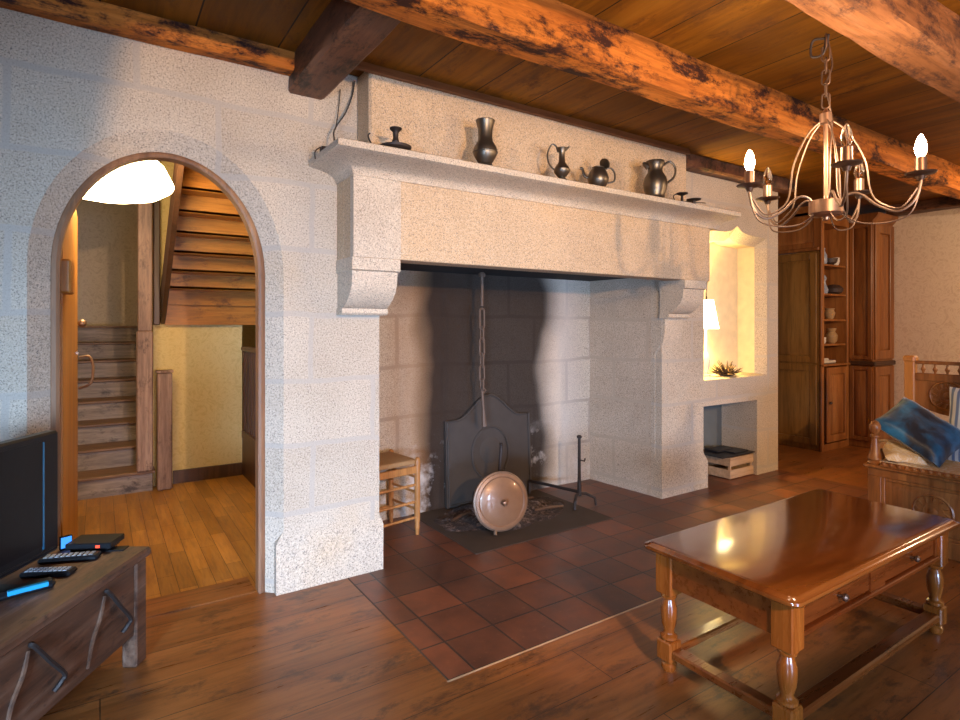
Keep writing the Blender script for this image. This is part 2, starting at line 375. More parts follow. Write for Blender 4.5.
# ------------------------------------------------------------------ arch curve helpers
def arch_loop(cx, a, b, zs, y, n=36, z0=0.0):
    pts = [(cx-a, y, z0)] + [(cx-a, y, z0 + (zs-z0)*k/4) for k in (1, 2, 3)]
    pts += [(cx - a*math.cos(math.pi*i/n), y, zs + b*math.sin(math.pi*i/n)) for i in range(n+1)]
    pts += [(cx+a, y, z0 + (zs-z0)*k/4) for k in (3, 2, 1)] + [(cx+a, y, z0)]
    return pts
def ring_strip(mb, loops, closed=False, cap=False):
    mb.loops(loops, None, cap, closed)
def plane_with_notches(mb, outer, y):
    """fill a polygon (x,z) at depth y"""
    vs = [Vector((p[0], 0, p[1])) for p in outer]; tr = tessellate_polygon([vs])
    mb.add([(p[0], y, p[1]) for p in outer], [tuple(t) for t in tr])
def plane_with_holes(mb, outer, holes, y):
    L = [[Vector((p[0], p[1], 0)) for p in outer]] + [[Vector((p[0], p[1], 0)) for p in h] for h in holes]
    allp = [p for q in L for p in q]; tr = tessellate_polygon(L)
    mb.add([(p.x, y, p.y) for p in allp], [tuple(t) for t in tr])
# ================================================================== SETTING
# main wall with arched doorway, fireplace opening and niches, face at y = 0
AX = .262
outA = arch_loop(AX, .510, .638, 1.6, 0); inA = arch_loop(AX, .437, .556, 1.6, .07); bkA = arch_loop(AX, .437, .556, 1.6, .155)
NX0, NX1 = 4.19, 5.13
def niche_top(x0, x1, z, peak, y, n=12):
    c = (x0+x1)/2; pts = []
    for i in range(n+1):
        t = i/n; x = x1 + (x0-x1)*t; u = abs(x-c)/((x1-x0)/2)
        pk = peak*math.exp(-(u/.16)) if peak else 0
        pts.append((x, y, z + pk))
    return pts
wl = MB()
outer = [(-3.0, 0)] + [(p[0], p[2]) for p in outA] + [(1.290, 0), (1.290, 1.9), (4.172, 1.9), (4.172, 0), (4.18, 0)]
# polygon walks along the floor and up round each opening
outer = [(-3.0, 0), ] + [(p[0], p[2]) for p in outA] + [(1.290, 0), (1.290, 1.95), (3.66, 1.95), (3.66, 0), (4.185, 0), (4.185, .68), (4.967, .68), (4.967, 0), (5.314, 0), (5.314, 2.72), (-3.0, 2.72)]
ntop0 = niche_top(NX0, NX1, 2.155, .07, 0); ntop1 = niche_top(NX0+.07, NX1-.07, 2.085, .05, .08); ntopb = [(p[0], .25, p[2]) for p in niche_top(NX0+.07, NX1-.07, 2.085, .05, .08)]
n0 = [(NX0, 0, .898), (NX1, 0, .898)] + ntop0
n1 = [(NX0+.07, .08, .915), (NX1-.07, .08, .915)] + ntop1
nb = [(NX0+.07, .25, .915), (NX1-.07, .25, .915)] + ntopb
plane_with_holes(wl, outer, [[(p[0], p[2]) for p in n0]], 0)
ring_strip(wl, [outA, inA, bkA])
wl.loops([n0, n1], None, False)
for x in (1.290, 3.66): wl.add([(x, 0, 0), (x, .73, 0), (x, .73, 1.95), (x, 0, 1.95)], [(0,1,2,3)])
for a in (4.185, 4.967): wl.add([(a, 0, 0), (a, .36, 0), (a, .36, .68), (a, 0, .68)], [(0,1,2,3)])
wl.add([(4.185, 0, .68), (4.967, 0, .68), (4.967, .36, .68), (4.185, .36, .68)], [(0,1,2,3)])
wl.add([(5.314, 0, 0), (5.314, .45, 0), (5.314, .45, 2.72), (5.314, 0, 2.72)], [(0,1,2,3)])
struct('wall_front', wl, 'granite', smooth=30)
nw = MB(); nw.loops([n1, nb], None, False); nw.add([(NX0+.07, .25, .915), (NX1-.07, .25, .915), (NX1-.07, .25, 2.14), (NX0+.07, .25, 2.14)], [(0,1,2,3)])
struct('wall_niche', nw, 'mortar')
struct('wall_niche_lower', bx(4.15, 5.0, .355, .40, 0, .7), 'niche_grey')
# chamfered door jamb stops and pier base
pb = MB()
pb.loops([[(.735, -.002, 0), (1.313, -.002, 0), (1.313, .05, 0), (.735, .05, 0)], [(.735, -.004, .255), (1.313, -.004, .255), (1.313, .05, .255), (.735, .05, .255)], [(.772, .004, .315), (1.288, .004, .315), (1.288, .05, .315), (.772, .05, .315)]])
struct('trim_pier_base', pb, 'granite_base')
# other walls of the room
struct('wall_left', bx(-3.1, -3.0, -8, .1, 0, 2.8), 'granite')
struct('wall_right', bx(7.575, 7.7, -8, .0, 0, 2.8), 'wallpaper')
struct('wall_back', bx(-3.0, 7.6, -8.1, -8, 0, 2.8), 'wallpaper')
struct('wall_far', bx(5.314, 7.8, 1.6, 1.7, 0, 2.8), 'wallpaper')
# floors
fl = MB(); 
fl.box(-3.1, 1.111, -8.1, .10, -.05, 0); fl.box(1.111, 7.7, -8.1, -1.071, -.05, 0); fl.box(5.314, 7.8, -1.071, 1.7, -.05, 0)
struct('floor', fl, 'floor', smooth=0)
struct('floor_tiles', MB().box(1.111, 5.314, -1.071, .75, -.05, .0005), 'tiles', smooth=0)
struct('floor_hall', MB().box(-1.2, 1.28, .10, .82, -.05, 0).box(-1.2, 2.2, .82, 6, -.05, .0), 'parquet', smooth=0)
struct('trim_threshold', bx(-.17, .66, .10, .30, 0, .004), 'floor', smooth=0)
struct('trim_tile_edge', bx(1.100, 5.314, -1.079, -1.071, 0, .0012), 'crate', smooth=0)
struct('trim_tile_side', bx(1.104, 1.111, -1.071, -.005, 0, .0012), 'slab', smooth=0)
# ceiling planks
struct('ceiling', bx(-3.1, 7.8, -8.1, 1.7, 2.70, 2.75), 'ceiling', smooth=0)
# ------------------------------------------------------------------ beams
def beam(name, mb, mat, label): return tag(mb.build(name, mat, smooth=28), label, 'beam')
beam('ceiling_beam', hewn(-3.0, 7.57, -1.15, -.985, 2.50, 2.699, seg=90, amp=.012, ch=.012, seed=1), 'beam', 'orange hewn beam with dark blotches running above the mantel, nearest to the wall')
beam('ceiling_beam', hewn(-3.0, 7.57, -2.02, -1.84, 2.50, 2.699, seg=90, amp=.018, ch=.02, seed=5), 'beam_pale', 'cracked pinkish grey beam from which the chandelier hangs')
beam('wall_beam', hewn(-3.0, .80, -.10, .0, 2.61, 2.699, seg=40, amp=.008, ch=.012, seed=9), 'beam', 'orange wall beam along the stone wall above the arched doorway')
beam('wall_beam', hewn(3.76, 5.40, -.12, .0, 2.60, 2.699, seg=16, amp=.008, ch=.015, seed=12), 'beam_dark', 'short dark beam along the wall right of the chimney')
beam('beam_stub', hewn(.80, .98, -.985, -.002, 2.53, 2.699, 'Y', 16, .012, .012, 21), 'beam_dark', 'short dark cross beam joining the stone wall to the long orange beam')
beam('cross_beam', hewn(7.37, 7.57, -.985, -.09, 2.595, 2.699, 'Y', 10, .008, .012, 25), 'beam_dark', 'dark beam end above the wallpapered wall')
tb = MB(); tb.prism([(-.205, 2.655), (-.19, 2.699), (-.168, 2.699), (-.168, 2.66), (-.185, 2.65)], 'X', 1.0, 3.74)
struct('trim_chimney', tb, 'trim_dark')
# ================================================================== FIREPLACE
fp = thing('fireplace', 'large granite fireplace with a jutting hood and stone mantel', 'fireplace', (2.47, 0, 0))
FO = Vector((-2.47, 0, 0))
def fpart(name, mb, mat, par=fp, sm=30, bevel=0):
    o = mb.build(name, mat, par, smooth=sm, bevel=bevel); o.location = FO if par is fp else (0, 0, 0); return o
# material coordinates stay in room space since vertices are in room space
fpart('back_wall', bx(1.28, 3.66, .735, .80, 0, 1.80), 'granite_soot')
fpart('cheek', MB().loops([[(3.607, .735, z), (3.657, .10, z), (3.70, .10, z), (3.70, .735, z)] for z in (0, 1.76)]), 'granite_side')
pl = MB()
def pil(z, c, x1, yo=0): return [(3.657, c+.001 if c else yo, z), (3.657+c+.0005, yo, z), (x1, yo, z), (x1, .12, z), (3.70, .12, z), (3.657, .12, z)]
pl.loops([pil(0, 0, 4.240, -.004), pil(.225, 0, 4.240, -.004), pil(.31, .065, 4.172, -.002), pil(1.13, .065, 4.172, -.002), pil(1.22, .0, 4.172, -.002), pil(1.70, .0, 4.172, -.002)])
fpart('pillar', pl, 'granite', sm=25)
# corbels (profile in y,z, drawn back from the cap to the small shelf)
def corbel(x0, x1):
    m = MB()
    m.prism([(-.236, 1.696), (-.236, 1.634), (-.222, 1.628), (.0, 1.628), (.0, 1.696)], 'X', x0-.006, x1+.006)
    cv = [(-.218, 1.632)] + [(-.218 + .165*(1-math.cos(t)) , 1.632 - .195*math.sin(t)) for t in [i*math.pi/2/9 for i in range(1, 10)]]
    cv = [(-.218, 1.632), (-.212, 1.57), (-.195, 1.53), (-.165, 1.495), (-.125, 1.465), (-.075, 1.440)]
    m.prism(cv + [(.0, 1.440), (.0, 1.632)], 'X', x0+.002, x1-.002)
    m.prism([(-.085, 1.442), (-.085, 1.418), (-.07, 1.408), (0, 1.408), (0, 1.442)], 'X', x0-.004, x1+.004)
    return m
fpart('corbel', corbel(1.049, 1.300), 'granite_plain')
fpart('corbel', corbel(3.635, 3.885), 'granite_plain')
fpart('lower_corbel', MB().prism([(-.03, 1.408), (-.028, 1.30), (-.01, 1.22), (0, 1.20), (0, 1.408)], 'X', 3.66, 3.88), 'granite_plain')
hd = MB(); hd.box(1.049, 3.926, -.241, -.10, 1.694, 2.115, ch=.004); hd.box(1.049, 1.20, -.10, .0, 1.694, 2.115); hd.box(3.80, 3.926, -.10, .0, 1.694, 2.115)
fpart('hood', hd, 'granite_hood')
fpart('hood_end_block', bx(1.047, 1.305, -.2435, -.20, 1.696, 2.112), 'granite_plain')
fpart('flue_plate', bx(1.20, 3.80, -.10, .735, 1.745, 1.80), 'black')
prof = [(0, 2.100), (.010, 2.100), (.012, 2.110), (.020, 2.124), (.040, 2.140), (.078, 2.153), (.125, 2.162), (.172, 2.168), (.186, 2.170), (.198, 2.174), (.198, 2.204), (.190, 2.209), (0.0, 2.210)]
cn = MB(); rings = []
for i, (d, z) in enumerate(prof):
    k = .149/.198
    rings.append([(1.049 - d*k, 0, z), (1.049 - d*k, -.241 - d, z), (4.02, -.241 - d, z), (4.02, 0, z)])
cn.loops(rings)
fpart('mantel', cn, 'granite_plain', sm=40)
fpart('chimney_breast', bx(1.16, 3.737, -.174, .0, 2.20, 2.699, ch=.012), 'granite_hood')
# hearth
hs = thing('hearth', 'dark stone hearth slab on the tiled floor of the fireplace', 'hearth', (2.4, .3, 0))
hb = bx(-.55, .60, -.42, .43, .0006, .005, ch=.002).build('slab', 'slab', hs)
am = MB(); n = 34
for i in range(n+1):
    for j in range(n+1):
        x = -.55 + 1.1*i/n; y = -.26 + .66*j/n; e = max(0, 1 - ((abs(x)/.55)**2 + (abs(y-.07)/.33)**2)**1.5 + .35*noise.noise(Vector((x*5, y*5, 8))))
        am.v.append((x, y, .001 + e*(.012 + .05*max(0, noise.noise(Vector((x*6, y*6, 2))) + .35) + .015*noise.noise(Vector((x*30, y*30, 4))))))
for i in range(n):
    for j in range(n): a = i*(n+1)+j; am.f.append((a, a+n+1, a+n+2, a+1))
ash = am.build('fireplace_ash', 'ash'); ash.location = (2.42, .33, 0); ash['kind'] = 'stuff'; tag(ash, 'heap of grey ash and charred bits on the hearth', 'ash')
for k, (x, y, a, l) in enumerate([(2.08, .42, .4, .22), (2.2, .18, -.3, .26), (2.62, .46, .2, .3), (2.70, .22, -.15, .24)]):
    c, s_ = math.cos(a), math.sin(a)
    lg = MB().tube([(-l/2*c, -l/2*s_, 0), (0, 0, .006), (l/2*c, l/2*s_, 0)], [.010, .014, .009], 7).build('charred_stick', 'dark_wood'); lg.location = (x, y, .038)
    tag(lg, ['charred stick in the ash at the back left of the hearth', 'charred stick in the ash behind the round pan', 'charred stick in the ash below the right firedog bar', 'charred stick in the ash right of the round pan'][k], 'stick', 'charred sticks in the hearth')
# fireback plate
fbk = MB(); W = .395; ol = [(-W, 0), (W, 0), (W, .635)]
for i in range(1, 16):
    t = i/16; x = W - 2*W*t; u = abs(x)/W
    ol.append((x, .635 + .18*max(0, math.cos(min(1, u/.80)*math.pi)*.5+.5) + (.0)))
ol.append((-W, .635))
fbk.prism(ol, 'Y', 0, .025)
rim = MB(); rim.tube([(p[0]*.955, -.004, p[1]*.97 + .015) for p in ol], .010, 6, closed=True)
f = thing('fireback', 'arched cast iron fireback plate leaning on the sooty back wall', 'fireback', (2.515, .68, .013))
fbk.build('plate', 'cast', f); rim.build('rim', 'cast', f)
rs = MB()
rs.tube([(.17*math.cos(2*math.pi*q/20), -.004, .36 + .20*math.sin(2*math.pi*q/20)) for q in range(20)], .010, 6, closed=True)
rs.lathe([(.10, 0), (.08, .008), (.05, .006), (.002, .012)], 20, Matrix.Translation((0, -.001, .38)) @ Matrix.Rotation(R(90), 4, 'X'))
rs.build('relief', 'cast', f)
f.rotation_euler = (R(-2.5), 0, 0)
# chain
ch = thing('pot_chain', 'rusty iron pot chain hanging in the middle of the fireplace', 'chain', (2.306, .50, 1.74))
MB().tube([(0, 0, 0), (.002, 0, -.12), (0, 0, -.245)], .011, 6).build('rod', 'rust_iron', ch)
MB().tube([(-.02, 0, -.02), (.02, 0, -.02)], .016, 8).build('ring', 'rust_iron', ch)
def link(z, l, w, rot, r=.0075):
    pts = []
    for i in range(16):
        a = 2*math.pi*i/16; x = w*math.cos(a); zz = (l/2-w)*(1 if math.sin(a) > 0 else -1) + w*math.sin(a)
        pts.append((x*math.cos(rot), x*math.sin(rot), z+zz))
    return MB().tube(pts, r, 6, closed=True)
zz = -.275
for k in range(6):
    l = [.15, .10, .13, .10, .12, .08][k]; link(zz - l/2 + .012, l, .024 if k % 2 == 0 else .02, .25 if k % 2 == 0 else 1.5).build('link', 'rust_iron', ch); zz -= l - .018
MB().tube([(0, 0, zz+.02), (.03, 0, zz-.01), (.0, 0, zz-.04), (.0, 0, zz-.02)], .008, 6).build('hook', 'rust_iron', ch)
MB().tube([(0, 0, zz), (.012, 0, zz-.14), (.02, 0, zz-.27)], [.010, .010, .020], 6).build('handle', 'rust_iron', ch)
# firedogs
def firedog(label, x, y, h, tilt, dirx, diry, ln=.5, knob=.02):
    t = thing('firedog', label, 'firedog', (x, y, 0.006))
    MB().tube([(0, 0, .07), (0, 0, h*.5), (tilt, 0, h)], [.017, .012, .011], 8).build('upright', 'iron', t)
    MB().sphere((tilt, 0, h+.012), knob, 10, .8).build('knob', 'iron', t)
    MB().tube([(0, 0, .10), (dirx*ln*.5, diry*ln*.5, .105), (dirx*ln, diry*ln, .11)], .012, 6).build('bar', 'iron', t)
    MB().tube([(dirx*ln, diry*ln, .11), (dirx*ln, diry*ln, .002)], .011, 6).build('leg', 'iron', t)
    for sx in (-1, 1): MB().tube([(0, 0, .09), (sx*.05, -.02, .085), (sx*.10, -.06, .055), (sx*.105, -.07, 0.0)], .011, 6).build('leg', 'iron', t)
    MB().tube([(0, -.012, h*.68), (.035, -.02, h*.66), (.04, -.02, h*.70)], .006, 6).build('hook', 'iron', t)
    return t
firedog('tall iron firedog with round knob right of the round pan', 3.0, .225, .50, .0, -.28, .85, .50)
firedog('tall iron firedog behind the round pan, before the fireback', 2.335, .33, .50, .02, -.08, .95, .30, .014)
# round pan with lid on short legs
pn = thing('cooking_pan', 'round brown lidded pan standing on edge on stub legs in the hearth', 'pan', (2.115, .06, .006))
ax = Vector((-.22, -.96, .12)).normalized(); cz = .205
rot = ax.to_track_quat('Z', 'Y').to_matrix().to_4x4(); Mx = Matrix.Translation((.06, .03, cz)) @ rot
MB().lathe([(.10, -.085), (.150, -.075), (.176, -.04), (.183, -.005), (.183, .006)], 40, Mx).build('body', 'pan_rim', pn)
MB().lathe([(.187, .004), (.192, .010), (.190, .020), (.181, .024)], 40, Mx).build('rim', 'pan_rim', pn)
MB().lathe([(.180, .018), (.178, .032), (.160, .036), (.152, .030), (.145, .034), (.09, .046), (.03, .050), (.012, .051)], 40, Mx).build('lid', 'pan', pn)
MB().lathe([(.020, .048), (.012, .056), (.010, .068), (.018, .076), (.021, .086), (.014, .096), (.002, .098)], 14, Mx).build('knob', 'copper', pn)
for dx, dy in ((-.045, -.02), (.14, .02), (.06, .12)):
    MB().tube([(.05+dx*.8, .04+dy*.6, .075), (.05+dx*1.1, .02+dy, .03), (.05+dx*1.25, .015+dy*1.2, 0.006)], [.016, .012, .013], 8).build('leg', 'pan_rim', pn)
hp = MB().tube([(.245, .0, cz), (.275, .0, cz-.03), (.268, .02, cz-.05), (.24, .03, cz-.04)], .006, 6)
# chair beside the left jamb
cr = thing('rush_chair', 'low wooden rush-seated chair beside the left fireplace jamb', 'chair', (1.535, .50, 0), R(8))
hw, hd_ = .16, .155
MB().loops([[(-hw, -hd_, z), (hw, -hd_, z), (hw, hd_, z), (-hw, hd_, z)] for z in (.455, .485)] + [[(-hw*.8, -hd_*.8, .497), (hw*.8, -hd_*.8, .497), (hw*.8, hd_*.8, .497), (-hw*.8, hd_*.8, .497)]]).build('seat', 'straw', cr, bevel=.008)
for sx in (-1, 1):
    for sy in (-1, 1):
        x, y = sx*hw, sy*hd_
        top = .50 if sx > 0 else .92
        MB().lathe([(.012, 0), (.013, .03), (.018, .05), (.014, .07), (.019, .10), (.019, .42), (.020, .46), (.018, top-.01), (.010, top)], 12, None, (x, y, 0)).build('leg', 'chair', cr)
for z in (.11, .21, .32):
    for sy in (-1, 1): MB().tube([(-hw, sy*hd_, z), (hw, sy*hd_, z+.004)], .009, 8).build('rung', 'chair', cr)
for z in (.16, .27, .37): MB().tube([(hw, -hd_, z), (hw, hd_, z)], .009, 8).build('rung', 'chair', cr)
MB().box(-hw, hw, -hd_-.013, -hd_+.004, .40, .447, ch=.004).build('seat_rail', 'chair', cr)
for z in (.62, .74, .86): MB().box(-hw-.008, -hw+.008, -hd_, hd_, z-.02, z+.025, ch=.004).build('back_slat', 'chair', cr)
# ================================================================== things on the mantel
MZ = 2.2105
def handle(pts, r, par, mat='pewter', name='handle'): return MB().tube(smooth_path(pts), r, 8).build(name, mat, par)
def smooth_path(pts, sub=6):
    P_ = [Vector(p) for p in pts]; out = []
    for i in range(len(P_)-1):
        p0 = P_[max(i-1, 0)]; p1 = P_[i]; p2 = P_[i+1]; p3 = P_[min(i+2, len(P_)-1)]
        for k in range(sub):
            t = k/sub; out.append(.5*((2*p1) + (p2-p0)*t + (2*p0-5*p1+4*p2-p3)*t*t + (3*p1-p0-3*p2+p3)*t**3))
    out.append(P_[-1]); return out
def open_lathe(prof, n=28, th=.003): return MB().lathe(prof + [(max(.001, r-th), z) for r, z in reversed(prof[1:])] , n)
RX = Vector((.834, -.551, 0)); FX = Vector((.551, .834, 0))   # picture right and away directions
def rx(r, z, f=0): return tuple(RX*r + FX*f + Vector((0, 0, z)))
c = thing('chamberstick', 'low dark chamber candlestick with a ring handle, leftmost on the mantel', 'candlestick', (1.209, -.385, MZ))
MB().lathe([(.055, 0), (.075, .008), (.078, .018), (.072, .016), (.05, .012), (.012, .014)], 24).build('saucer', 'iron', c)
MB().lathe([(.013, .014), (.011, .03), (.018, .045), (.013, .06), (.014, .085), (.020, .095), (.030, .104), (.030, .109), (.012, .109)], 16).build('stem', 'iron', c)
handle([rx(-.07, .02), rx(-.115, .03), rx(-.135, .07), rx(-.125, .085)], .004, c, 'iron')
c = thing('pewter_vase', 'tall waisted pewter vase on the mantel right of the chamberstick', 'vase', (1.738, -.385, MZ))
open_lathe([(.036, 0), (.040, .006), (.036, .018), (.048, .035), (.063, .062), (.066, .088), (.058, .112), (.043, .135), (.038, .160), (.040, .20), (.049, .238), (.052, .246), (.052, .250)]).build('body', 'pewter', c)
MB().lathe([(.067, .074), (.0685, .078), (.067, .082)], 28).build('band', 'pewter', c)
c = thing('pewter_ewer', 'slender pewter ewer with a tall looped handle on the mantel', 'ewer', (2.286, -.385, MZ))
open_lathe([(.028, 0), (.032, .006), (.018, .018), (.030, .03), (.046, .05), (.048, .066), (.036, .088), (.020, .11), (.017, .16), (.024, .185), (.030, .196)]).build('body', 'pewter', c)
handle([rx(-.044, .066), rx(-.075, .10), rx(-.085, .16), rx(-.06, .215), rx(-.034, .205), rx(-.024, .17)], .005, c)
MB().tube([rx(.02, .185), rx(.042, .20), rx(.038, .206)], [.010, .006, .003], 6).build('spout', 'pewter', c)
c = thing('pewter_teapot', 'small round pewter teapot with its lid tipped open on the mantel', 'teapot', (2.585, -.385, MZ))
open_lathe([(.040, 0), (.046, .006), (.060, .03), (.066, .055), (.058, .085), (.044, .112), (.036, .122), (.038, .126)]).build('body', 'pewter', c)
MB().tube(smooth_path([rx(-.055, .06), rx(-.085, .075), rx(-.098, .115), rx(-.115, .12)]), .009, 8).build('spout', 'pewter', c)
handle([rx(.035, .11), rx(.075, .122), rx(.102, .09), rx(.098, .04), rx(.056, .03)], .006, c)
MB().lathe([(.036, 0), (.034, .012), (.012, .018), (.008, .03), (.002, .032)], 18, Matrix.Translation(rx(.038, .145)) @ Matrix.Rotation(R(60), 4, 'Y')).build('lid', 'pewter', c)
c = thing('pewter_pitcher', 'large dark pewter pitcher with curved handle, rightmost jug on the mantel', 'pitcher', (3.118, -.385, MZ))
open_lathe([(.055, 0), (.062, .006), (.060, .020), (.074, .055), (.080, .095), (.072, .135), (.052, .168), (.046, .19), (.056, .225), (.062, .236)]).build('body', 'pewter', c)
handle([rx(.056, .222), rx(.10, .245), rx(.135, .20), rx(.125, .14), rx(.076, .10)], .008, c)
MB().lathe([(.062, .0), (.060, .012), (.02, .02), (.004, .026)], 20, Matrix.Translation((0, 0, .236))).build('lid', 'pewter', c)
MB().tube([rx(-.045, .205), rx(-.075, .232), rx(-.082, .24)], [.022, .014, .006], 8).build('spout', 'pewter', c)
c = thing('small_candle_holder', 'tiny dark candle holder at the right of the large pitcher', 'candlestick', (3.40, -.385, MZ))
MB().lathe([(.030, 0), (.034, .006), (.010, .012), (.009, .05), (.026, .058), (.040, .064), (.040, .070), (.012, .070)], 16).build('stem', 'iron', c)
handle([rx(-.035, .066), rx(-.06, .05), rx(-.05, .02), rx(-.03, .01)], .004, c, 'iron')
c = thing('candle_dish', 'small flat dark dish at the right end of the mantel', 'dish', (3.53, -.385, MZ))
MB().lathe([(.012, 0), (.014, .030), (.045, .036), (.052, .042), (.045, .040), (.01, .036)], 18).build('bowl', 'iron', c)
cb = MB().tube(smooth_path([(3.70, -.36, 2.25), (3.77, -.10, 2.33), (3.78, -.01, 2.45), (3.775, -.01, 2.60)]), .0035, 6).build('cable', 'cable')
tag(cb, 'thin dark wire hanging beside the right edge of the chimney', 'cable')
cb = MB().tube(smooth_path([(1.135, -.03, 2.66), (1.122, -.03, 2.58), (1.075, -.06, 2.47), (1.0, -.10, 2.353), (.985, -.14, 2.28), (.95, -.17, 2.215)]), .004, 6).build('cable', 'cable')
MB().tube(smooth_path([(1.06, -.02, 2.60), (1.045, -.03, 2.48), (1.01, -.09, 2.36)]), .0025, 6).build('wire', 'cable', cb)
tag(cb, 'thin cable hanging from the dark beam stub to the left mantel end', 'cable')
cl = thing('clamp_bracket', 'small wire bracket clipped on the left end of the mantel', 'bracket', (.925, -.17, MZ))
MB().tube(smooth_path([(-.03, .05, -.028), (-.03, .05, .01), (0, .04, .035), (.02, .02, .02), (.02, .01, 0)]), .003, 6).build('wire', 'iron', cl)
MB().box(-.012, .022, 0, .04, 0, .03, ch=.004).build('clip', 'iron', cl)
# ================================================================== ARCH DOORWAY
fr = MB(); ring_strip(fr, [arch_loop(AX, .437, .556, 1.6, .075), arch_loop(AX, .418, .544, 1.6, .068), arch_loop(AX, .405, .533, 1.6, .075), arch_loop(AX, .405, .533, 1.6, .14), arch_loop(AX, .47, .60, 1.6, .16)])
struct('trim_doorway', fr, 'frame', smooth=40)
# door leaf opened into the hall, hinged on the left jamb, lying in a plane x = const
dr = thing('arched_door', 'honey oak arched door standing open inside the doorway', 'door', (-.158, .168, 0.005), R(-2.4))
ol = [(0, 0), (.80, 0), (.80, 1.95)]
for i in range(1, 9): t = i/8; ol.append((.80 - .80*t, 1.95 + .18*math.sin(t*math.pi/2) - .36*t*t*.9))
MB().prism(ol, 'X', -.020, .020).build('panel', 'door', dr)
MB().box(-.005, .052, -.02, .16, 1.49, 1.64, ch=.008).build('lock_case', 'door', dr)
hn = MB().tube(smooth_path([(.03, .76, 1.17), (.075, .76, 1.175), (.095, .74, 1.12), (.085, .72, 1.03), (.03, .74, 1.0)]), .007, 8).build('handle', 'arm', dr)
MB().tube([(.02, .72, 1.20), (.03, .62, 1.20)], .008, 6).build('latch', 'arm', hn)
MB().sphere((.045, .74, 1.36), .022, 10).build('knob', 'arm', dr)
# hall shell
struct('wall_hall_left', bx(-1.2, -1.1, .17, 6, 0, 3.6), 'wallpaper_grey')
struct('wall_hall_back', bx(.375, 1.08, 2.60, 2.70, 0, 3.6), 'wallpaper_hall')
struct('wall_hall_side', bx(.40, .50, 2.70, 5.2, 0, 3.6), 'wallpaper_hall')
struct('wall_hall_right', bx(2.1, 2.2, .90, 6, 0, 3.6), 'wallpaper_hall')
struct('wall_hall_chimney', bx(1.22, 2.2, .82, .90, 0, 3.6), 'wallpaper_hall')
struct('wall_hall_near', bx(1.22, 1.275, .17, .82, 0, 3.6), 'wallpaper_hall')
struct('wall_hall_end', bx(1.18, 2.1, 4.2, 4.3, 0, 3.6), 'wallpaper_hall')
struct('wall_stair_end', bx(-1.1, .50, 4.95, 5.05, 0, 3.6), 'wallpaper_grey')
struct('wall_hall_front', bx(-1.2, 1.27, .17, .22, 2.30, 3.6), 'wallpaper_hall')
struct('ceiling_hall', bx(-1.2, 2.2, .17, 6, 2.80, 2.85), 'stair_tread')
struct('baseboard_hall', bx(.52, 1.075, 2.575, 2.60, 0, .11), 'dark_wood')
# lower stair flight going up away from the doorway
st = thing('staircase', 'worn wooden staircase rising away behind the arched doorway', 'staircase', (-.30, 2.46, 0))
for k in range(8):
    z = .169*k; y = .268*k; w_ = .66
    MB().box(-.55, w_, y, y+.022, z, z+.145, ch=.001).build('riser', 'stair', st)
    MB().box(-.55, w_+.02, y-.025, y+.285, z+.145, z+.169, ch=.006).build('tread', 'stair_tread', st)
MB().box(-.55, .66, 2.14, 2.45, 1.20, 1.35).build('landing', 'stair_tread', st)
# newel posts
nw_ = thing('newel_post', 'tall square newel post on the first stair, grey below and orange above', 'post', (.305, 2.46, 0.169))
MB().box(-.060, .056, -.055, .055, .002, 1.14, ch=.010).build('lower_post', 'newel', nw_)
MB().box(-.050, .050, -.045, .045, 1.14, 2.44, ch=.006).build('upper_post', 'newel', nw_)
c = MB().box(.445-.055, .445+.055, 2.40, 2.50, 0.001, .965, ch=.010); c.box(.445-.062, .445+.062, 2.393, 2.507, .965, .985, ch=.003)
tag(c.build('short_newel_post', 'newel'), 'short reddish post standing on the hall floor beside the stairs', 'post')
c = MB().box(.372, .420, 2.53, 2.595, 1.36, 2.79, ch=.006)
tag(c.build('hanging_post', 'dark_wood'), 'dark upper post hanging beside the tall newel below the upper stairs', 'post')
# upper flight seen from below, rising toward the doorway
up = thing('upper_staircase', 'orange upper stair flight seen from below through the arch', 'staircase', (.46, 2.56, 1.53))
for k in range(8):
    z = .128*k; y = -.175*k
    MB().box(.0, .80, y-.03, y, z, z+.135, ch=.001).build('riser', 'soffit', up)
    MB().box(.0, .80, y-.205, y+.012, z+.125, z+.150, ch=.003).build('tread', 'soffit', up)
MB().prism([(.02, -.10), (-.02, .06), (-.9, .72), (-1.32, 1.05), (-1.32, .80), (-.2, -.05)], 'X', .78, .82).build('stringer', 'dark_wood', up)
MB().prism([(.02, -.16), (.02, .12), (-1.35, 1.14), (-1.35, .90), (-.1, -.10)], 'X', -.035, 0).build('stringer', 'dark_wood', up)
MB().box(0, .78, 0, .03, -.17, .02).build('lower_board', 'soffit', up)
br = MB().prism([(.0, -.16), (.035, -.16), (.19, .12), (.13, .12)], 'Y', -.60, -.55); 
br.build('brace', 'dark_wood', up).location = (.60, 0, .1)
# balustrade
bl = thing('balustrade', 'dark wooden balustrade at the right inside the arched doorway', 'balustrade', (1.10, 1.75, 0))
MB().box(-.03, .03, 0, 1.15, 1.12, 1.165, ch=.012).build('handrail', 'dark_wood', bl)
MB().box(-.025, .025, 0, 1.15, .33, .40, ch=.006).build('bottom_rail', 'dark_wood', bl)
MB().box(-.02, .02, 0, 1.10, .0, .33).build('side_panel', 'dark_wood', bl)
for k in range(9): MB().box(-.014, .014, .06+k*.125, .088+k*.125, .40, 1.12, ch=.004).build('baluster', 'dark_wood', bl)
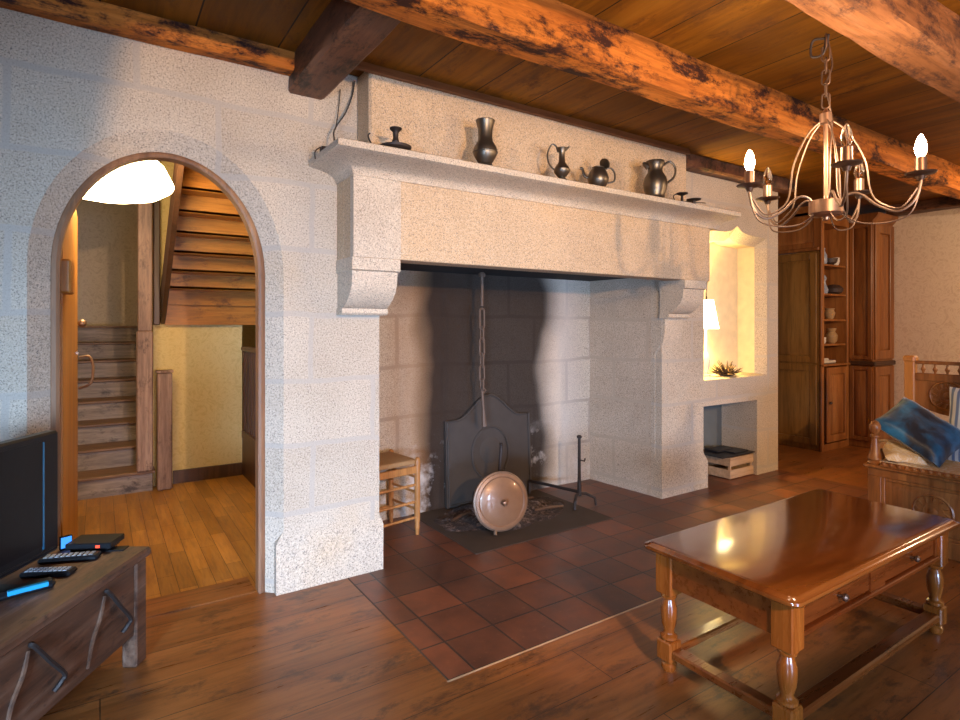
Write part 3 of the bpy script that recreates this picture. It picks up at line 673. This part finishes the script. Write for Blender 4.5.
# hall pendant
hl = thing('pendant_lamp', 'glowing white glass pendant lamp in the hall behind the arch', 'lamp', (.065, 1.0, 2.17))
MB().lathe([(.01, -.095), (.12, -.086), (.23, -.062), (.300, -.020), (.314, .006), (.306, .03), (.265, .12), (.18, .20), (.07, .24), (.01, .23)], 40).build('lamp_shade', 'shade', hl)
MB().tube([(0, 0, .2), (0, 0, .625)], .006, 6).build('rod', 'cup', hl)
hl.rotation_euler = (0, R(-2), 0)
# ================================================================== NICHE
nl = thing('table_lamp', 'small lit table lamp with cream shade in the right-hand niche', 'lamp', (4.40, .13, .916))
MB().lathe([(.045, 0), (.05, .01), (.02, .03), (.035, .09), (.04, .14), (.02, .20), (.010, .22), (.010, .46)], 20).build('base', 'white_pot', nl)
MB().loops([[(r*math.cos(a), r*math.sin(a), z) for a in [2*math.pi*i/28 for i in range(28)]] for r, z in ((.110, .41), (.065, .66))], None, False).build('lamp_shade', 'shade_small', nl)
pt = bpy.data.lights.new('lamp_bulb_light', 'POINT'); pt.energy = 95; pt.color = (1, .70, .20); pt.shadow_soft_size = .03
po = bpy.data.objects.new('lamp_bulb_light', pt); COL.objects.link(po); po.location = (4.40, .13, 1.47)
c = thing('twig_arrangement', 'dark dried twig arrangement on the niche sill beside the lamp', 'plant', (4.60, .06, .916))
tw = MB()
for k in range(80):
    a = rnd.uniform(0, 6.28); e = rnd.uniform(.15, 1.2); l = rnd.uniform(.08, .20); d = Vector((math.cos(a)*math.cos(e)*1.2, math.sin(a)*math.cos(e)*.55, math.sin(e)*.7))
    tw.tube([(0, 0, .01), tuple(d*l*.6), tuple(d*l + Vector((0, 0, .008)))], [.004, .005, .002], 4)
    tw.tube([tuple(d*l*.6), tuple(d*l*.8 + Vector((rnd.uniform(-.02, .02), rnd.uniform(-.01, .01), .015)))], [.004, .001], 4)
tw.build('twigs', 'twig', c)
MB().lathe([(.05, 0), (.07, .012), (.04, .02), (.01, .02)], 16).build('dish', 'twig', c)
cb = MB().tube(smooth_path([(4.60, .246, 2.04), (4.57, .244, 2.02), (4.575, .24, 1.8), (4.565, .24, 1.62), (4.54, .235, 1.45), (4.53, .235, 1.25), (4.46, .22, 1.12), (4.40, .18, 1.0)]), .004, 6)
cb.tube(smooth_path([(4.565, .235, 1.62), (4.55, .22, 1.5), (4.535, .235, 1.35), (4.53, .235, 1.22)]), .003, 6)
cb.box(4.57, 4.61, .235, .25, 2.028, 2.05)
tag(cb.build('lamp_cable', 'cable'), 'twisted dark cable hanging down the back of the lit niche', 'cable')
# crate
ct = thing('wooden_crate', 'pale slatted wooden crate in the low niche right of the fireplace', 'crate', (4.604, .036, .001))
CW, CD = .355, .31
for z in (.008, .115):
    MB().box(0, CW, -.008, 0.0, z, z+.075, ch=.001).build('slat', 'crate', ct)
    MB().box(0, CW, CD, CD+.008, z, z+.075, ch=.001).build('slat', 'crate', ct)
    for x in (0, CW-.008): MB().box(x, x+.008, 0, CD, z, z+.075, ch=.001).build('slat', 'crate', ct)
for x in (.010, CW-.03):
    for y in (.002, CD-.022): MB().box(x, x+.02, y, y+.02, .002, .19).build('corner_post', 'crate', ct)
MB().box(.008, CW-.008, .0, CD, .004, .012).build('bottom', 'crate', ct)
c = MB().loops([[(4.50, .03, .200), (4.955, .01, .205), (4.955, .33, .205), (4.50, .33, .200)], [(4.50, .03, .207), (4.955, .01, .213), (4.955, .33, .213), (4.50, .33, .207)]])
c.box(4.72, 4.93, .06, .2, .213, .222)
c.box(4.62, 4.85, .16, .30, .213, .228, ch=.004)
tag(c.build('black_sheet', 'blacktop'), 'black sheet lying on top of the pale wooden crate', 'sheet')
c = MB().tube(smooth_path([(4.19, .33, .34), (4.35, .32, .27), (4.6, .31, .24), (4.75, .30, .235)]), .006, 6)
tag(c.build('black_cable', 'cable'), 'black cable sagging behind the crate in the low niche', 'cable')
# ================================================================== CABINETS (right background)
def framed(mb, plane, c0, a0, a1, z0, z1, out, st_=.06, th=.02):
    """raised and fielded panel: frame strips plus bevelled centre. plane 'Y': face at y=c0 (out=-1 faces -y); plane 'X'"""
    def b(a, b_, z, zz, d0, d1):
        if plane == 'Y': mb.box(a, b_, c0+out*d0, c0+out*d1, z, zz, ch=.003)
        else: mb.box(c0+out*d0, c0+out*d1, a, b_, z, zz, ch=.003)
    b(a0, a0+st_, z0, z1, 0, th); b(a1-st_, a1, z0, z1, 0, th); b(a0+st_, a1-st_, z0, z0+st_, 0, th); b(a0+st_, a1-st_, z1-st_, z1, 0, th)
    ins = .022
    def q(a, z, d): return (a, c0+out*d, z) if plane == 'Y' else (c0+out*d, a, z)
    A0, A1, Z0, Z1 = a0+st_, a1-st_, z0+st_, z1-st_
    mb.loops([[q(A0, Z0, 0), q(A1, Z0, 0), q(A1, Z1, 0), q(A0, Z1, 0)], [q(A0+.004, Z0+.004, .003), q(A1-.004, Z0+.004, .003), q(A1-.004, Z1-.004, .003), q(A0+.004, Z1-.004, .003)],
              [q(A0+ins+.02, Z0+ins+.02, .014), q(A1-ins-.02, Z0+ins+.02, .014), q(A1-ins-.02, Z1-ins-.02, .014), q(A0+ins+.02, Z1-ins-.02, .014)]])
cab = thing('shelf_cabinet', 'tall oak corner cabinet with open shelves above a small door', 'cabinet', (6.45, .156, 0))
CX0, CX1, CY = 0, .62, 0     # local
c = MB()
c.box(0, .055, 0, .025, 0, 2.55, ch=.004); c.box(.050, .07, .025, .30, 0, 2.55); c.box(.565, .612, 0, .30, 0, 2.55, ch=.004); c.box(.055, .565, .28, .30, 0, 2.55); c.box(.055, .565, .0, .3, 0.0, .07); c.box(.055, .565, .0, .3, 2.46, 2.55)
c.build('carcass', 'cabinet', cab)
for z in (2.015, 1.695, 1.415, 1.145): MB().box(.055, .565, .015, .28, z-.012, z+.010, ch=.002).build('shelf', 'cabinet', cab)
MB().box(.0, .60, -.02, .02, .915, .938, ch=.003).build('counter', 'cabinet', cab)
d = MB(); framed(d, 'Y', 0.0, .075, .550, .09, .90, -1, .075); dd = d.build('door', 'cabinet', cab)
MB().sphere((.125, -.035, .52), .016, 8).build('knob', 'cup', dd)
MB().box(.0, .61, -.02, .3, 2.55, 2.60, ch=.01).build('cornice', 'cabinet', cab)
# left: panelled face with doorway, facing the fireplace (plane x = 6.45)
dc = thing('panelled_door', 'olive brown panelled door left of the shelf cabinet', 'door', (6.46, .19, 0))
c = MB(); framed(c, 'X', 0.0, .02, .58, .95, 2.14, -1, .07); c.build('upper_panel', 'cabinet_green', dc)
c = MB(); framed(c, 'X', 0.0, .02, .58, .06, .93, -1, .07); c.build('lower_panel', 'cabinet_green', dc)
MB().box(0, .035, .0, .60, 0.002, 2.16).build('board', 'cabinet_green', dc)
lt = thing('over_door_panel', 'oak panel over the olive door beside the shelf cabinet', 'panel', (6.45, .17, 2.166))
c = MB(); framed(c, 'X', .02, .0, 1.30, 0.02, .46, -1, .07); c.box(.0201, .045, 0.012, 1.30, 0, .50); c.box(-.02, .0199, 0.012, 1.3, -.0, .035, ch=.006); c.build('panel', 'cabinet', lt)
c = thing('side_shelf', 'narrow shelf unit seen past the end of the stone wall', 'shelf', (6.62, .84, 0))
for z in (.02, .45, .85, 1.15, 1.40, 1.62, 2.1): MB().box(-.06, .30, 0, .5, z, z+.02).build('shelf', 'cabinet_green', c)
MB().box(-.08, -.05, .0, .03, 0, 2.16).build('post', 'cabinet_green', c); MB().box(.25, .30, 0, .5, 0, 2.16).build('back_panel', 'dark_wood', c)
# wardrobe, stands forward to the right
wr = thing('oak_wardrobe', 'tall oak panelled wardrobe against the wallpapered right wall', 'wardrobe', (7.075, -.078, 0))
MB().box(0.0, .495, .0, .6, 0.001, 2.52, ch=.003).build('carcass', 'cabinet', wr)
c = MB(); framed(c, 'X', 0.0, .01, .232, .98, 2.48, -1, .04, .015); c.build('side_panel', 'cabinet', wr)
c = MB(); framed(c, 'X', 0.0, .01, .232, .08, .90, -1, .04, .015); c.build('side_panel', 'cabinet', wr)
c = MB(); framed(c, 'Y', 0.0, .02, .48, .98, 2.48, -1, .10); c.build('door', 'cabinet', wr)
c = MB(); framed(c, 'Y', 0.0, .02, .48, .08, .90, -1, .10); c.build('door', 'cabinet', wr)
MB().box(-.02, .497, -.03, .225, .91, .96, ch=.008).build('waist_rail', 'dark_wood', wr)
MB().prism([(0, 2.50), (-.05, 2.56), (-.06, 2.59), (.22, 2.59), (.22, 2.50)], 'X', -.02, .497).build('cornice', 'cabinet', wr)
# crockery
def pot(name, label, prof, x, z, mat, cat, y=.08, hnd=False):
    t = thing(name, label, cat, (6.45+min(x+.07, .46), .156+y, z)); MB().lathe(prof, 16).build('body', mat, t)
    if hnd: MB().tube(smooth_path([(.03, 0, .07), (.06, 0, .06), (.055, 0, .03), (.03, 0, .02)]), .005, 6).build('handle', mat, t)
    return t
cup = [(.025, 0), (.035, .01), (.045, .05), (.045, .09), (.038, .09), (.02, .02)]
jar = [(.03, 0), (.055, .03), (.06, .09), (.035, .13), (.05, .17), (.04, .17)]
pot('porcelain_bottle', 'blue and white bottle on the top open shelf', [(.03, 0), (.042, .03), (.04, .10), (.018, .15), (.022, .18), (.012, .18)], .12, 2.026, 'blue_pot', 'bottle')
pot('dark_bowl', 'dark bowl on the top open shelf', [(.03, 0), (.07, .03), (.08, .075), (.07, .07), (.03, .02)], .27, 2.026, 'dark_bowl', 'bowl')
pot('white_mug', 'white mug on the top open shelf', cup, .42, 2.026, 'white_pot', 'mug', hnd=True)
pot('porcelain_figurine', 'white and blue figurine on the second shelf', [(.04, 0), (.05, .04), (.03, .09), (.02, .13), (.032, .17), (.02, .20), (.004, .21)], .13, 1.706, 'blue_pot', 'figurine')
pot('dark_bowl', 'wide dark bowl on the second shelf', [(.05, 0), (.09, .02), (.10, .06), (.06, .10), (.02, .11)], .35, 1.706, 'dark_bowl', 'bowl')
pot('brown_jug', 'small brown pot on the third shelf', [(.03, 0), (.045, .03), (.055, .07), (.04, .10), (.05, .12), (.04, .12)], .27, 1.426, 'brown_pot', 'pot', hnd=True)
pot('footed_vase', 'pale brown waisted vase on the fourth shelf', jar, .31, 1.156, 'brown_pot', 'vase', hnd=True)
pot('small_white_cup', 'small white cup at the left of the fourth shelf', [(.02, 0), (.03, .02), (.03, .07), (.02, .07)], .12, 1.156, 'white_pot', 'cup')
c = MB().box(6.54, 6.86, .20, .36, .9385, .97, ch=.008); c.box(6.56, 6.72, .21, .35, .97, .995, ch=.008)
tag(c.build('folded_cloth', 'white_pot'), 'white folded cloth on the cabinet counter', 'cloth')
# ================================================================== COFFEE TABLE
TX0, TX1, TY0, TY1 = 1.785, 3.157, -2.028, -1.411
tcx, tcy = (TX0+TX1)/2, (TY0+TY1)/2
tt = thing('coffee_table', 'varnished cherry wood coffee table with turned legs and drawers', 'table', (tcx, tcy, 0))
hx, hy = (TX1-TX0)/2, (TY1-TY0)/2
def rr(ax_, ay, r, z, n=5):
    out = []
    for cx_, cy_, a0 in ((ax_-r, ay-r, 0), (-ax_+r, ay-r, 90), (-ax_+r, -ay+r, 180), (ax_-r, -ay+r, 270)):
        for i in range(n+1): a = R(a0+90*i/n); out.append((cx_+r*math.cos(a), cy_+r*math.sin(a), z))
    return out
MB().loops([rr(hx-.018, hy-.018, .03, .468), rr(hx-.004, hy-.004, .035, .474), rr(hx, hy, .035, .482), rr(hx-.002, hy-.002, .035, .490), rr(hx-.014, hy-.014, .03, .493), rr(hx-.018, hy-.018, .03, .498), rr(hx-.026, hy-.026, .025, .5)]).build('tabletop', 'table', tt, smooth=50)
lx, ly = hx-.082, hy-.075
prof = [(.024, 0), (.030, .012), (.030, .028), (.022, .036), (.024, .042)]
prof2 = [(.027, .122), (.033, .128), (.033, .138), (.022, .146), (.020, .158), (.028, .185), (.031, .215), (.031, .245), (.024, .268), (.020, .280), (.030, .288), (.032, .298), (.027, .305)]
for sx in (-1, 1):
    for sy in (-1, 1):
        m_ = MB(); p_ = (sx*lx, sy*ly, 0)
        m_.lathe(prof, 20, None, p_); m_.lathe(prof2, 24, None, p_)
        m_.box(p_[0]-.035, p_[0]+.035, p_[1]-.035, p_[1]+.035, .042, .122, ch=.006); m_.box(p_[0]-.037, p_[0]+.037, p_[1]-.037, p_[1]+.037, .303, .469, ch=.004)
        m_.build('leg', 'table_part', tt)
for sy in (-1, 1): MB().box(-lx+.03, lx-.03, sy*ly-.028, sy*ly+.028, .062, .094, ch=.006).build('stretcher', 'table_apron', tt)
for sx in (-1, 1): MB().box(sx*lx-.028, sx*lx+.028, -ly+.03, ly-.03, .062, .094, ch=.006).build('stretcher', 'table_apron', tt)
for sx in (-1, 1):
    a = MB(); pts = [(-ly+.03, .469), (-ly+.03, .325)] + [(-ly+.03+(2*ly-.06)*i/12, .325+.028*math.sin(math.pi*i/12)) for i in range(1, 12)] + [(ly-.03, .325), (ly-.03, .469)]
    a.prism([(-ly+.03, .469), (-ly+.03, .340), (ly-.03, .340), (ly-.03, .469)], 'X', sx*(lx+.02)-.008, sx*(lx+.02)+.008); a.build('end_apron', 'table_apron', tt)
MB().box(-lx+.03, lx-.03, ly+.012, ly+.028, .34, .469).build('back_apron', 'table_apron', tt)
fa = MB(); yf = -ly-.020
fa.box(-lx+.03, lx-.03, yf-.010, yf+.03, .335, .352, ch=.003); fa.box(-lx+.03, lx-.03, yf, yf+.02, .452, .469); fa.box(-.06, .06, yf, yf+.02, .352, .452); 
for s_ in (-1, 1): fa.box(s_*(lx-.03)-.03*s_, s_*(lx-.03), yf, yf+.02, .352, .452)
fa.build('front_frame', 'table_apron', tt)
for s_ in (-1, 1):
    x0, x1 = sorted((s_*.065, s_*(lx-.065)))
    d = MB().box(x0, x1, yf+.004, yf+.02, .357, .449, ch=.003).build('drawer', 'table_apron', tt)
    k = MB().lathe([(.006, 0), (.006, .014), (.013, .020), (.014, .028), (.006, .034)], 14, Matrix.Translation(((x0+x1)/2, yf+.004, .403)) @ Matrix.Rotation(R(90), 4, 'X')).build('knob', 'cup', d)
# ================================================================== BENCH
BX = 4.107; bY = -1.26
bn = thing('carved_bench', 'carved oak chest bench with turned arm finials at the right edge', 'bench', (BX, bY, 0))
L = 1.9; D = .50
MB().box(.012, D, -L, 0, .03, .45).build('chest_box', 'bench', bn)
ff = MB()
for a in (-.0, -.62, -1.24, -L+.07): ff.box(-.006, .012, a-.075, a, .101, .399, ch=.003)
ff.box(-.006, .012, -L, 0, .40, .45, ch=.003); ff.box(-.006, .012, -L, 0, .0, .10, ch=.003)
ff.build('front_frame', 'bench', bn)
def rosette(cx_, cy_, cz_, r, par, face=-1, plane='X'):
    m_ = MB(); base = Matrix.Translation((cx_, cy_, cz_)) @ Matrix.Rotation(R(-90), 4, 'Y')
    m_.lathe([(r, 0), (r, .010), (r*.93, .016), (r*.86, .010), (r*.84, .004), (r*.55, .004), (r*.52, .012), (r*.46, .012), (r*.43, .004), (r*.25, .004), (r*.22, .014), (r*.10, .020), (.002, .020)], 32, base)
    for k in range(12):
        a = 2*math.pi*k/12; m_.tube([(cx_-.008, cy_+r*.56*math.cos(a), cz_+r*.56*math.sin(a)), (cx_-.010, cy_+r*.83*math.cos(a+.12), cz_+r*.83*math.sin(a+.12))], [.006, .009], 5)
    return m_.build('rosette', 'bench', par)
for k in range(3):
    y0 = -.075 - .62*k; y1 = -.62*(k+1) if k < 2 else -1.82
    pm = MB(); framed(pm, 'X', .010, y1, y0, .10, .40, -1, .02, .010); pm.build('front_panel', 'bench', bn)
for k in (0, 2): rosette(.006, -.345-.62*k, .25, .105, bn)
top = MB(); top.box(-.028, D, -L, .02, .45, .47, ch=.006)
top.build('seat', 'bench', bn)
rl = MB().prism([(-.02, .470), (-.035, .474), (-.02, .492), (.0, .496), (.02, .47)], 'Y', -L, -.08)
for k in range(44): rl.sphere((-.024, -.10-.04*k, .487), .013, 8)
rl.build('carved_edge', 'bench', bn)
fin = [(.040, 0), (.044, .010), (.034, .020), (.042, .035), (.036, .055), (.026, .09), (.019, .14), (.018, .165), (.028, .172), (.028, .182), (.016, .19), (.022, .20), (.032, .225), (.032, .245), (.020, .268), (.004, .278)]
MB().lathe(fin, 22, None, (.025, -.03, .47)).build('arm_finial', 'bench', bn)
MB().box(.045, D-.04, -.045, -.015, .56, .60, ch=.006).build('arm_rail', 'bench', bn)
for k in range(3): MB().lathe([(.010, .0), (.016, .03), (.010, .06), (.010, .09)], 10, None, (.12+.11*k, -.03, .47)).build('arm_spindle', 'bench', bn)
bp = MB(); bp.box(D-.035, D+.025, -.085, -.025, 0.0, 1.135, ch=.006); bp.box(D-.042, D+.032, -.092, -.018, 1.105, 1.15, ch=.012); bp.build('back_post', 'bench_pale', bn)
bp = MB(); bp.box(D-.035, D+.025, -L, -L+.06, 0.0, 1.15, ch=.006); bp.build('back_post', 'bench_pale', bn)
MB().box(D-.015, D+.012, -L+.06, -.085, 1.095, 1.118, ch=.004).build('top_rail', 'bench', bn)
for k in range(26): MB().lathe([(.006, 1.035), (.007, 1.045), (.015, 1.062), (.007, 1.08), (.006, 1.097)], 10, None, (D, -.125-.066*k, 0)).build('spindle', 'bench', bn)
bk = MB(); pts = [(-.085, 1.035), (-.085, .80)]
for i in range(40): y = -.085-(L-.145)*(i+1)/40; pts.append((y, .785 + .02*math.cos((y+.085)*2*math.pi/.38) ))
pts += [(-L+.06, 1.035)]
bk.prism(pts, 'X', D-.012, D+.010); bk.build('back_panel', 'bench', bn)
MB().box(D-.022, D, -L+.06, -.085, .985, 1.035, ch=.004).build('mid_rail', 'bench', bn)
for k in range(4): rosette(D-.012, -.262-.42*k, .893, .098, bn)
# cushions
def cushion(name, mat, sx, sy, th, loc, rot, label, n=14, pinch=.08):
    m_ = MB()
    def pt(i, j, s_):
        u = -1+2*i/n; v = -1+2*j/n; e = max(0, (1-u**4)*(1-v**4))**.5
        px_ = u*(1-pinch*(1-v*v)*.6)*sx/2; py_ = v*(1-pinch*(1-u*u)*.6)*sy/2
        return (px_, py_, s_*e*th/2 + .012*noise.noise(Vector((u*3, v*3, 5+sx))))
    for s_ in (1, -1):
        b0 = len(m_.v); m_.v += [pt(i, j, s_) for i in range(n+1) for j in range(n+1)]
        for i in range(n):
            for j in range(n): a = b0+i*(n+1)+j; m_.f.append((a, a+n+1, a+n+2, a+1))
    o = m_.build(name, mat, smooth=80); o.location = loc; o.rotation_euler = rot; return tag(o, label, 'cushion')
bl_ = cushion('velvet_cushion', 'pillow', .35, .42, .12, (4.315, -1.47, .690), (0, 0, 0), 'dark blue velvet cushion leaning on the left arm of the bench')
_n = Vector((-.46, -.50, .73)).normalized(); _x = Vector((1, .08, 0)); _x = (_x - _x.dot(_n)*_n).normalized(); _y = _n.cross(_x)
bl_.rotation_euler = Matrix((_x, _y, _n)).transposed().to_euler()   # one side along the bench depth, sloping down from the arm rail
cushion('striped_cushion', 'stripe', .5, .40, .10, (4.515, -1.74, .715), (R(0), R(-76), 0), 'blue and white striped cushion against the bench back')
cs = MB()
rings = []
for i in range(15):
    y = -.06 - 1.78*i/14
    rings.append([(.004 - .003*math.sin(i*2.1), y, .4705), (.012, y, .497 + .006*math.sin(i*1.7)), (.2, y, .507+.006*math.sin(i)), (.44, y, .506), (.44, y, .4705), (.2, y, .4705)])
cs.loops(rings)
o = cs.build('seat_throw', 'throw', smooth=60); o.location = (BX, bY, 0); tag(o, 'cream patterned cloth spread over the bench seat', 'throw')
fr_ = cushion('patterned_cushion', 'throw', .30, .22, .07, (4.24, -1.40, .545), (R(6), R(-12), R(30)), 'small cream patterned cushion under the blue velvet cushion')
# ================================================================== CHEST, TV and remotes
az = R(33.4); U = Vector((-math.sin(az), -math.cos(az), 0)); Wd = Vector((-math.cos(az), math.sin(az), 0))
# local frame: +x along front edge toward the viewer (U), +y to the wall (-Wd mirrored). rotation so that local x = -U
ang = math.atan2(-U.y, -U.x)     # local +x points away (to the chest's far end)
cs_ = thing('wooden_chest', 'low dark old wooden chest under the television', 'chest', (.177, -.261, 0), ang)
# local: x from -1.6..0 (0 at far end), y: +y is toward the left wall (Wd)
CLn = 1.6; CDp = .44
MB().box(-CLn, .0, -.0, CDp, .415, .452, ch=.008).build('lid', 'chest', cs_)
fm = MB(); fm.box(-CLn+.02, -.03, .022, .06, .13, .415, ch=.004); fm.build('front_panel', 'chest', cs_)
MB().box(-.062, -.032, .03, CDp-.03, .10, .415, ch=.004).build('end_panel', 'chest', cs_)
MB().box(-CLn+.02, -.06, CDp-.05, CDp-.02, .10, .415, ch=.004).build('back_panel', 'chest', cs_)
for x in (-.085, -CLn+.02):
    for y in (.012, CDp-.085): MB().box(x, x+.07, y, y+.06, 0, .415, ch=.006).build('leg', 'chest', cs_)
# bent iron strap handles on the front
for x in (-.255, -.607):
    MB().tube(smooth_path([(x-.006, .020, .385), (x, .010, .378), (x+.055, .002, .30), (x+.112, .0, .228), (x+.105, .006, .205), (x+.088, .016, .185)]), .008, 6).build('strap', 'iron', cs_)
mo = MB()
for x in (-.255, -.607): mo.tube(smooth_path([(x-.01, .022, .37), (x-.035, .018, .31), (x-.075, .018, .25), (x-.10, .022, .16)]), .007, 6)
mo.build('carved_moulding', 'chest', cs_)
def chest_pt(a, b, z): p = Vector((.177, -.261, 0)) + U*a + Wd*b; return (p.x, p.y, z)
tv = thing('television', 'flat black television standing on the dark wooden chest', 'television', (-.13, -.245, .4525), ang)
TW, TH = .80, .455; z0 = .045
b = MB(); b.box(-TW, 0, 0, .05, z0, z0+TH, ch=.008); b.box(-TW+.06, -.06, .05, .10, z0+.06, z0+TH-.06, ch=.02); b.build('housing', 'tv', tv)
MB().box(-TW+.085, -.085, -.0015, .004, z0+.045, z0+TH-.025).build('screen', 'screen', tv)
MB().box(-.083, -.076, -.002, .004, z0+.03, z0+TH-.03).build('reflection_strip', 'tv_reflection', tv)  # thin strip standing in for the reflected window
MB().box(-TW*.5-.18, -TW*.5+.18, -.05, .13, 0.0, .012, ch=.004).build('foot', 'tv', tv); MB().box(-TW*.5-.05, -TW*.5+.05, .01, .05, .010, z0+.02).build('neck', 'tv', tv)
MB().tube([(-TW+.03, -.001, z0+.02), (-.02, -.001, z0+.02)], .003, 5).build('lower_trim', 'tv', tv)
TOPZ = .4525
def dev(name, label, cat, x, y, rz, parts):
    t = thing(name, label, cat, (x, y, TOPZ), rz)
    for nm, mb_, mt in parts: mb_.build(nm, mt, t)
    return t
dev('set_top_box', 'small black set-top box with a red light, farthest on the chest', 'device', -.015, -.160, R(-28), [('body', MB().box(-.085, .085, -.055, .055, .012, .036, ch=.003), 'tv'), ('foot', MB().box(-.07, .07, -.045, .045, 0, .012), 'tv'), ('indicator_light', MB().box(.03, .045, -.057, -.054, .018, .028), 'red_led')])
dev('phone_stand', 'small device with glowing blue display beside the television edge', 'device', -.115, -.115, R(20), [('body', MB().box(-.022, .022, -.006, .006, 0, .055, ch=.003), 'tv'), ('display', MB().box(-.018, .018, -.008, -.005, .008, .05), 'blue_led')])
def remote(label, x, y, rz, l=.19, w_=.05, mat2='grey_plastic'):
    btn = MB()
    for i in range(9):
        for j in range(3): btn.box(-l*.42+i*l*.095, -l*.42+i*l*.095+l*.06, -.017+j*.013, -.009+j*.013, .019, .0215)
    return dev('remote_control', label, 'remote', x, y, rz, [('body', MB().box(-l/2, l/2, -w_/2, w_/2, 0, .019, ch=.006), 'tv'), ('buttons', btn, mat2)])
remote('black remote control with pale buttons, nearer the set-top box', -.095, -.255, R(-20), .20, .055)
remote('black remote control with pale buttons, in front of the other remote', -.155, -.375, R(-28), .17, .055)
dev('glasses_case', 'dark case with a painted blue reflection on top at the left picture edge', 'case', -.215, -.505, R(12), [('body', MB().box(-.085, .085, -.03, .03, 0, .026, ch=.010), 'tv'), ('reflection_patch', MB().box(-.045, .065, -.032, -.012, .012, .0275, ch=.002), 'case_reflection')])
dev('black_mat', 'thin dark pad under the set-top box', 'pad', .035, -.215, R(-25), [('sheet', MB().box(-.05, .06, -.025, .02, 0, .004), 'tv')])
# ================================================================== CHANDELIER
CHX, CHY, CHZ = 2.42, -1.808, 1.80
cn_ = thing('chandelier', 'five-armed antique brass chandelier hanging from the pinkish beam', 'chandelier', (CHX, CHY, CHZ))
SX = Vector((.9026, .430, 0)); SR = Vector((.430, -.9026, 0))   # along and across the line of sight to it
def to_local(phi, r, z): # phi measured from toward-camera direction, clockwise to picture right
    r *= .90; d = (-SX)*math.cos(phi) + SR*math.sin(phi); return tuple(d*r + Vector((0, 0, z)))
MB().lathe([(.004, -.030), (.012, -.026), (.014, -.016), (.050, -.010), (.060, .0), (.060, .048), (.052, .052), (.012, .054), (.008, .07), (.004, .09)], 28).build('hub', 'copper', cn_)
MB().tube([(0, 0, .05), (0, 0, .40)], .0085, 10).build('stem', 'copper', cn_)
MB().lathe([(.010, .355), (.022, .360), (.022, .398), (.012, .405), (.004, .42)], 16).build('collar', 'copper', cn_)
arms = [(12, False), (84, True), (156, False), (-132, False), (-60, True)]
tilt = {12: .025, 84: .02, 156: .03, -132: .03, -60: .02}
for deg, lit in arms:
    ph = R(deg); tz = tilt[deg]; RR = .335
    a = MB().tube(smooth_path([to_local(ph, .045, .03), to_local(ph, .085, .065), to_local(ph, .13, .060), to_local(ph, .19, .0+tz*.5), to_local(ph, .26, -.035+tz*.8), to_local(ph, .315, -.005+tz), to_local(ph, RR, .055+tz), to_local(ph, RR, .085+tz)]), .005, 8).build('arm', 'arm', cn_)
    MB().tube(smooth_path([to_local(ph+.05, .02, .37), to_local(ph+.05, .085, .31), to_local(ph+.05, .145, .19), to_local(ph+.05, .165, .07), to_local(ph+.05, .20, .0+tz), to_local(ph+.03, .27, -.025+tz), to_local(ph, .325, .04+tz)]), .0032, 6).build('scroll_wire', 'arm', cn_)
    MB().tube(smooth_path([to_local(ph+.10, .05, -.0), to_local(ph+.12, .12, -.045), to_local(ph+.10, .22, -.075+tz), to_local(ph+.04, .30, -.05+tz), to_local(ph, .333, .03+tz)]), .003, 6).build('scroll_wire', 'arm', cn_)
    c0 = to_local(ph, RR, .088+tz)
    MB().lathe([(.010, -.02), (.016, -.006), (.046, .002), (.050, .007), (.044, .006), (.016, .003)], 22, None, c0).build('drip_pan', 'cup', cn_)
    MB().lathe([(.0185, .003), (.0185, .062), (.012, .066)], 16, None, c0).build('candle_tube', 'copper', cn_)
    bp_ = [(.009, .066), (.014, .072), (.019, .088), (.0195, .100), (.015, .122), (.008, .140), (.0015, .148)]
    b_ = MB().lathe(bp_, 16, None, c0).build('bulb', 'bulb_lit' if lit else 'glass', cn_)
    if lit:
        l = bpy.data.lights.new('chandelier_bulb_light', 'POINT'); l.energy = 14; l.color = WARM; l.shadow_soft_size = .03
        lo = bpy.data.objects.new('chandelier_bulb_light', l); COL.objects.link(lo); lo.location = Vector((CHX, CHY, CHZ)) + Vector(c0) + Vector((0, 0, .175))
    else: MB().tube([(c0[0], c0[1], c0[2]+.07), (c0[0]+.004, c0[1], c0[2]+.10), (c0[0], c0[1], c0[2]+.12)], .002, 4).build('filament', 'copper', b_)
k = 0; z = .425
while z < .665:
    link(z+.025, .062, .014, 0.6 if k % 2 else 2.1, .0035).build('chain_link', 'cup', cn_); z += .047; k += 1
MB().tube(smooth_path([(.004, 0, .72), (.03, -.01, .60), (.02, .01, .52), (.03, .0, .44), (.05, 0, .36), (.035, 0, .25), (.03, 0, .12), (.02, 0, .05)]), .0035, 6).build('flex', 'cup', cn_)
MB().tube(smooth_path([to_local(-1.6, .0, .70), to_local(-1.6, .05, .70), to_local(-1.6, .055, .64), to_local(-1.6, .01, .64), to_local(-1.6, .0, .70)]), .005, 6).build('hook_ring', 'iron', cn_)
MB().tube([(0, 0, .66), (0, -.01, .712)], .006, 6).build('ceiling_hook', 'iron', cn_)
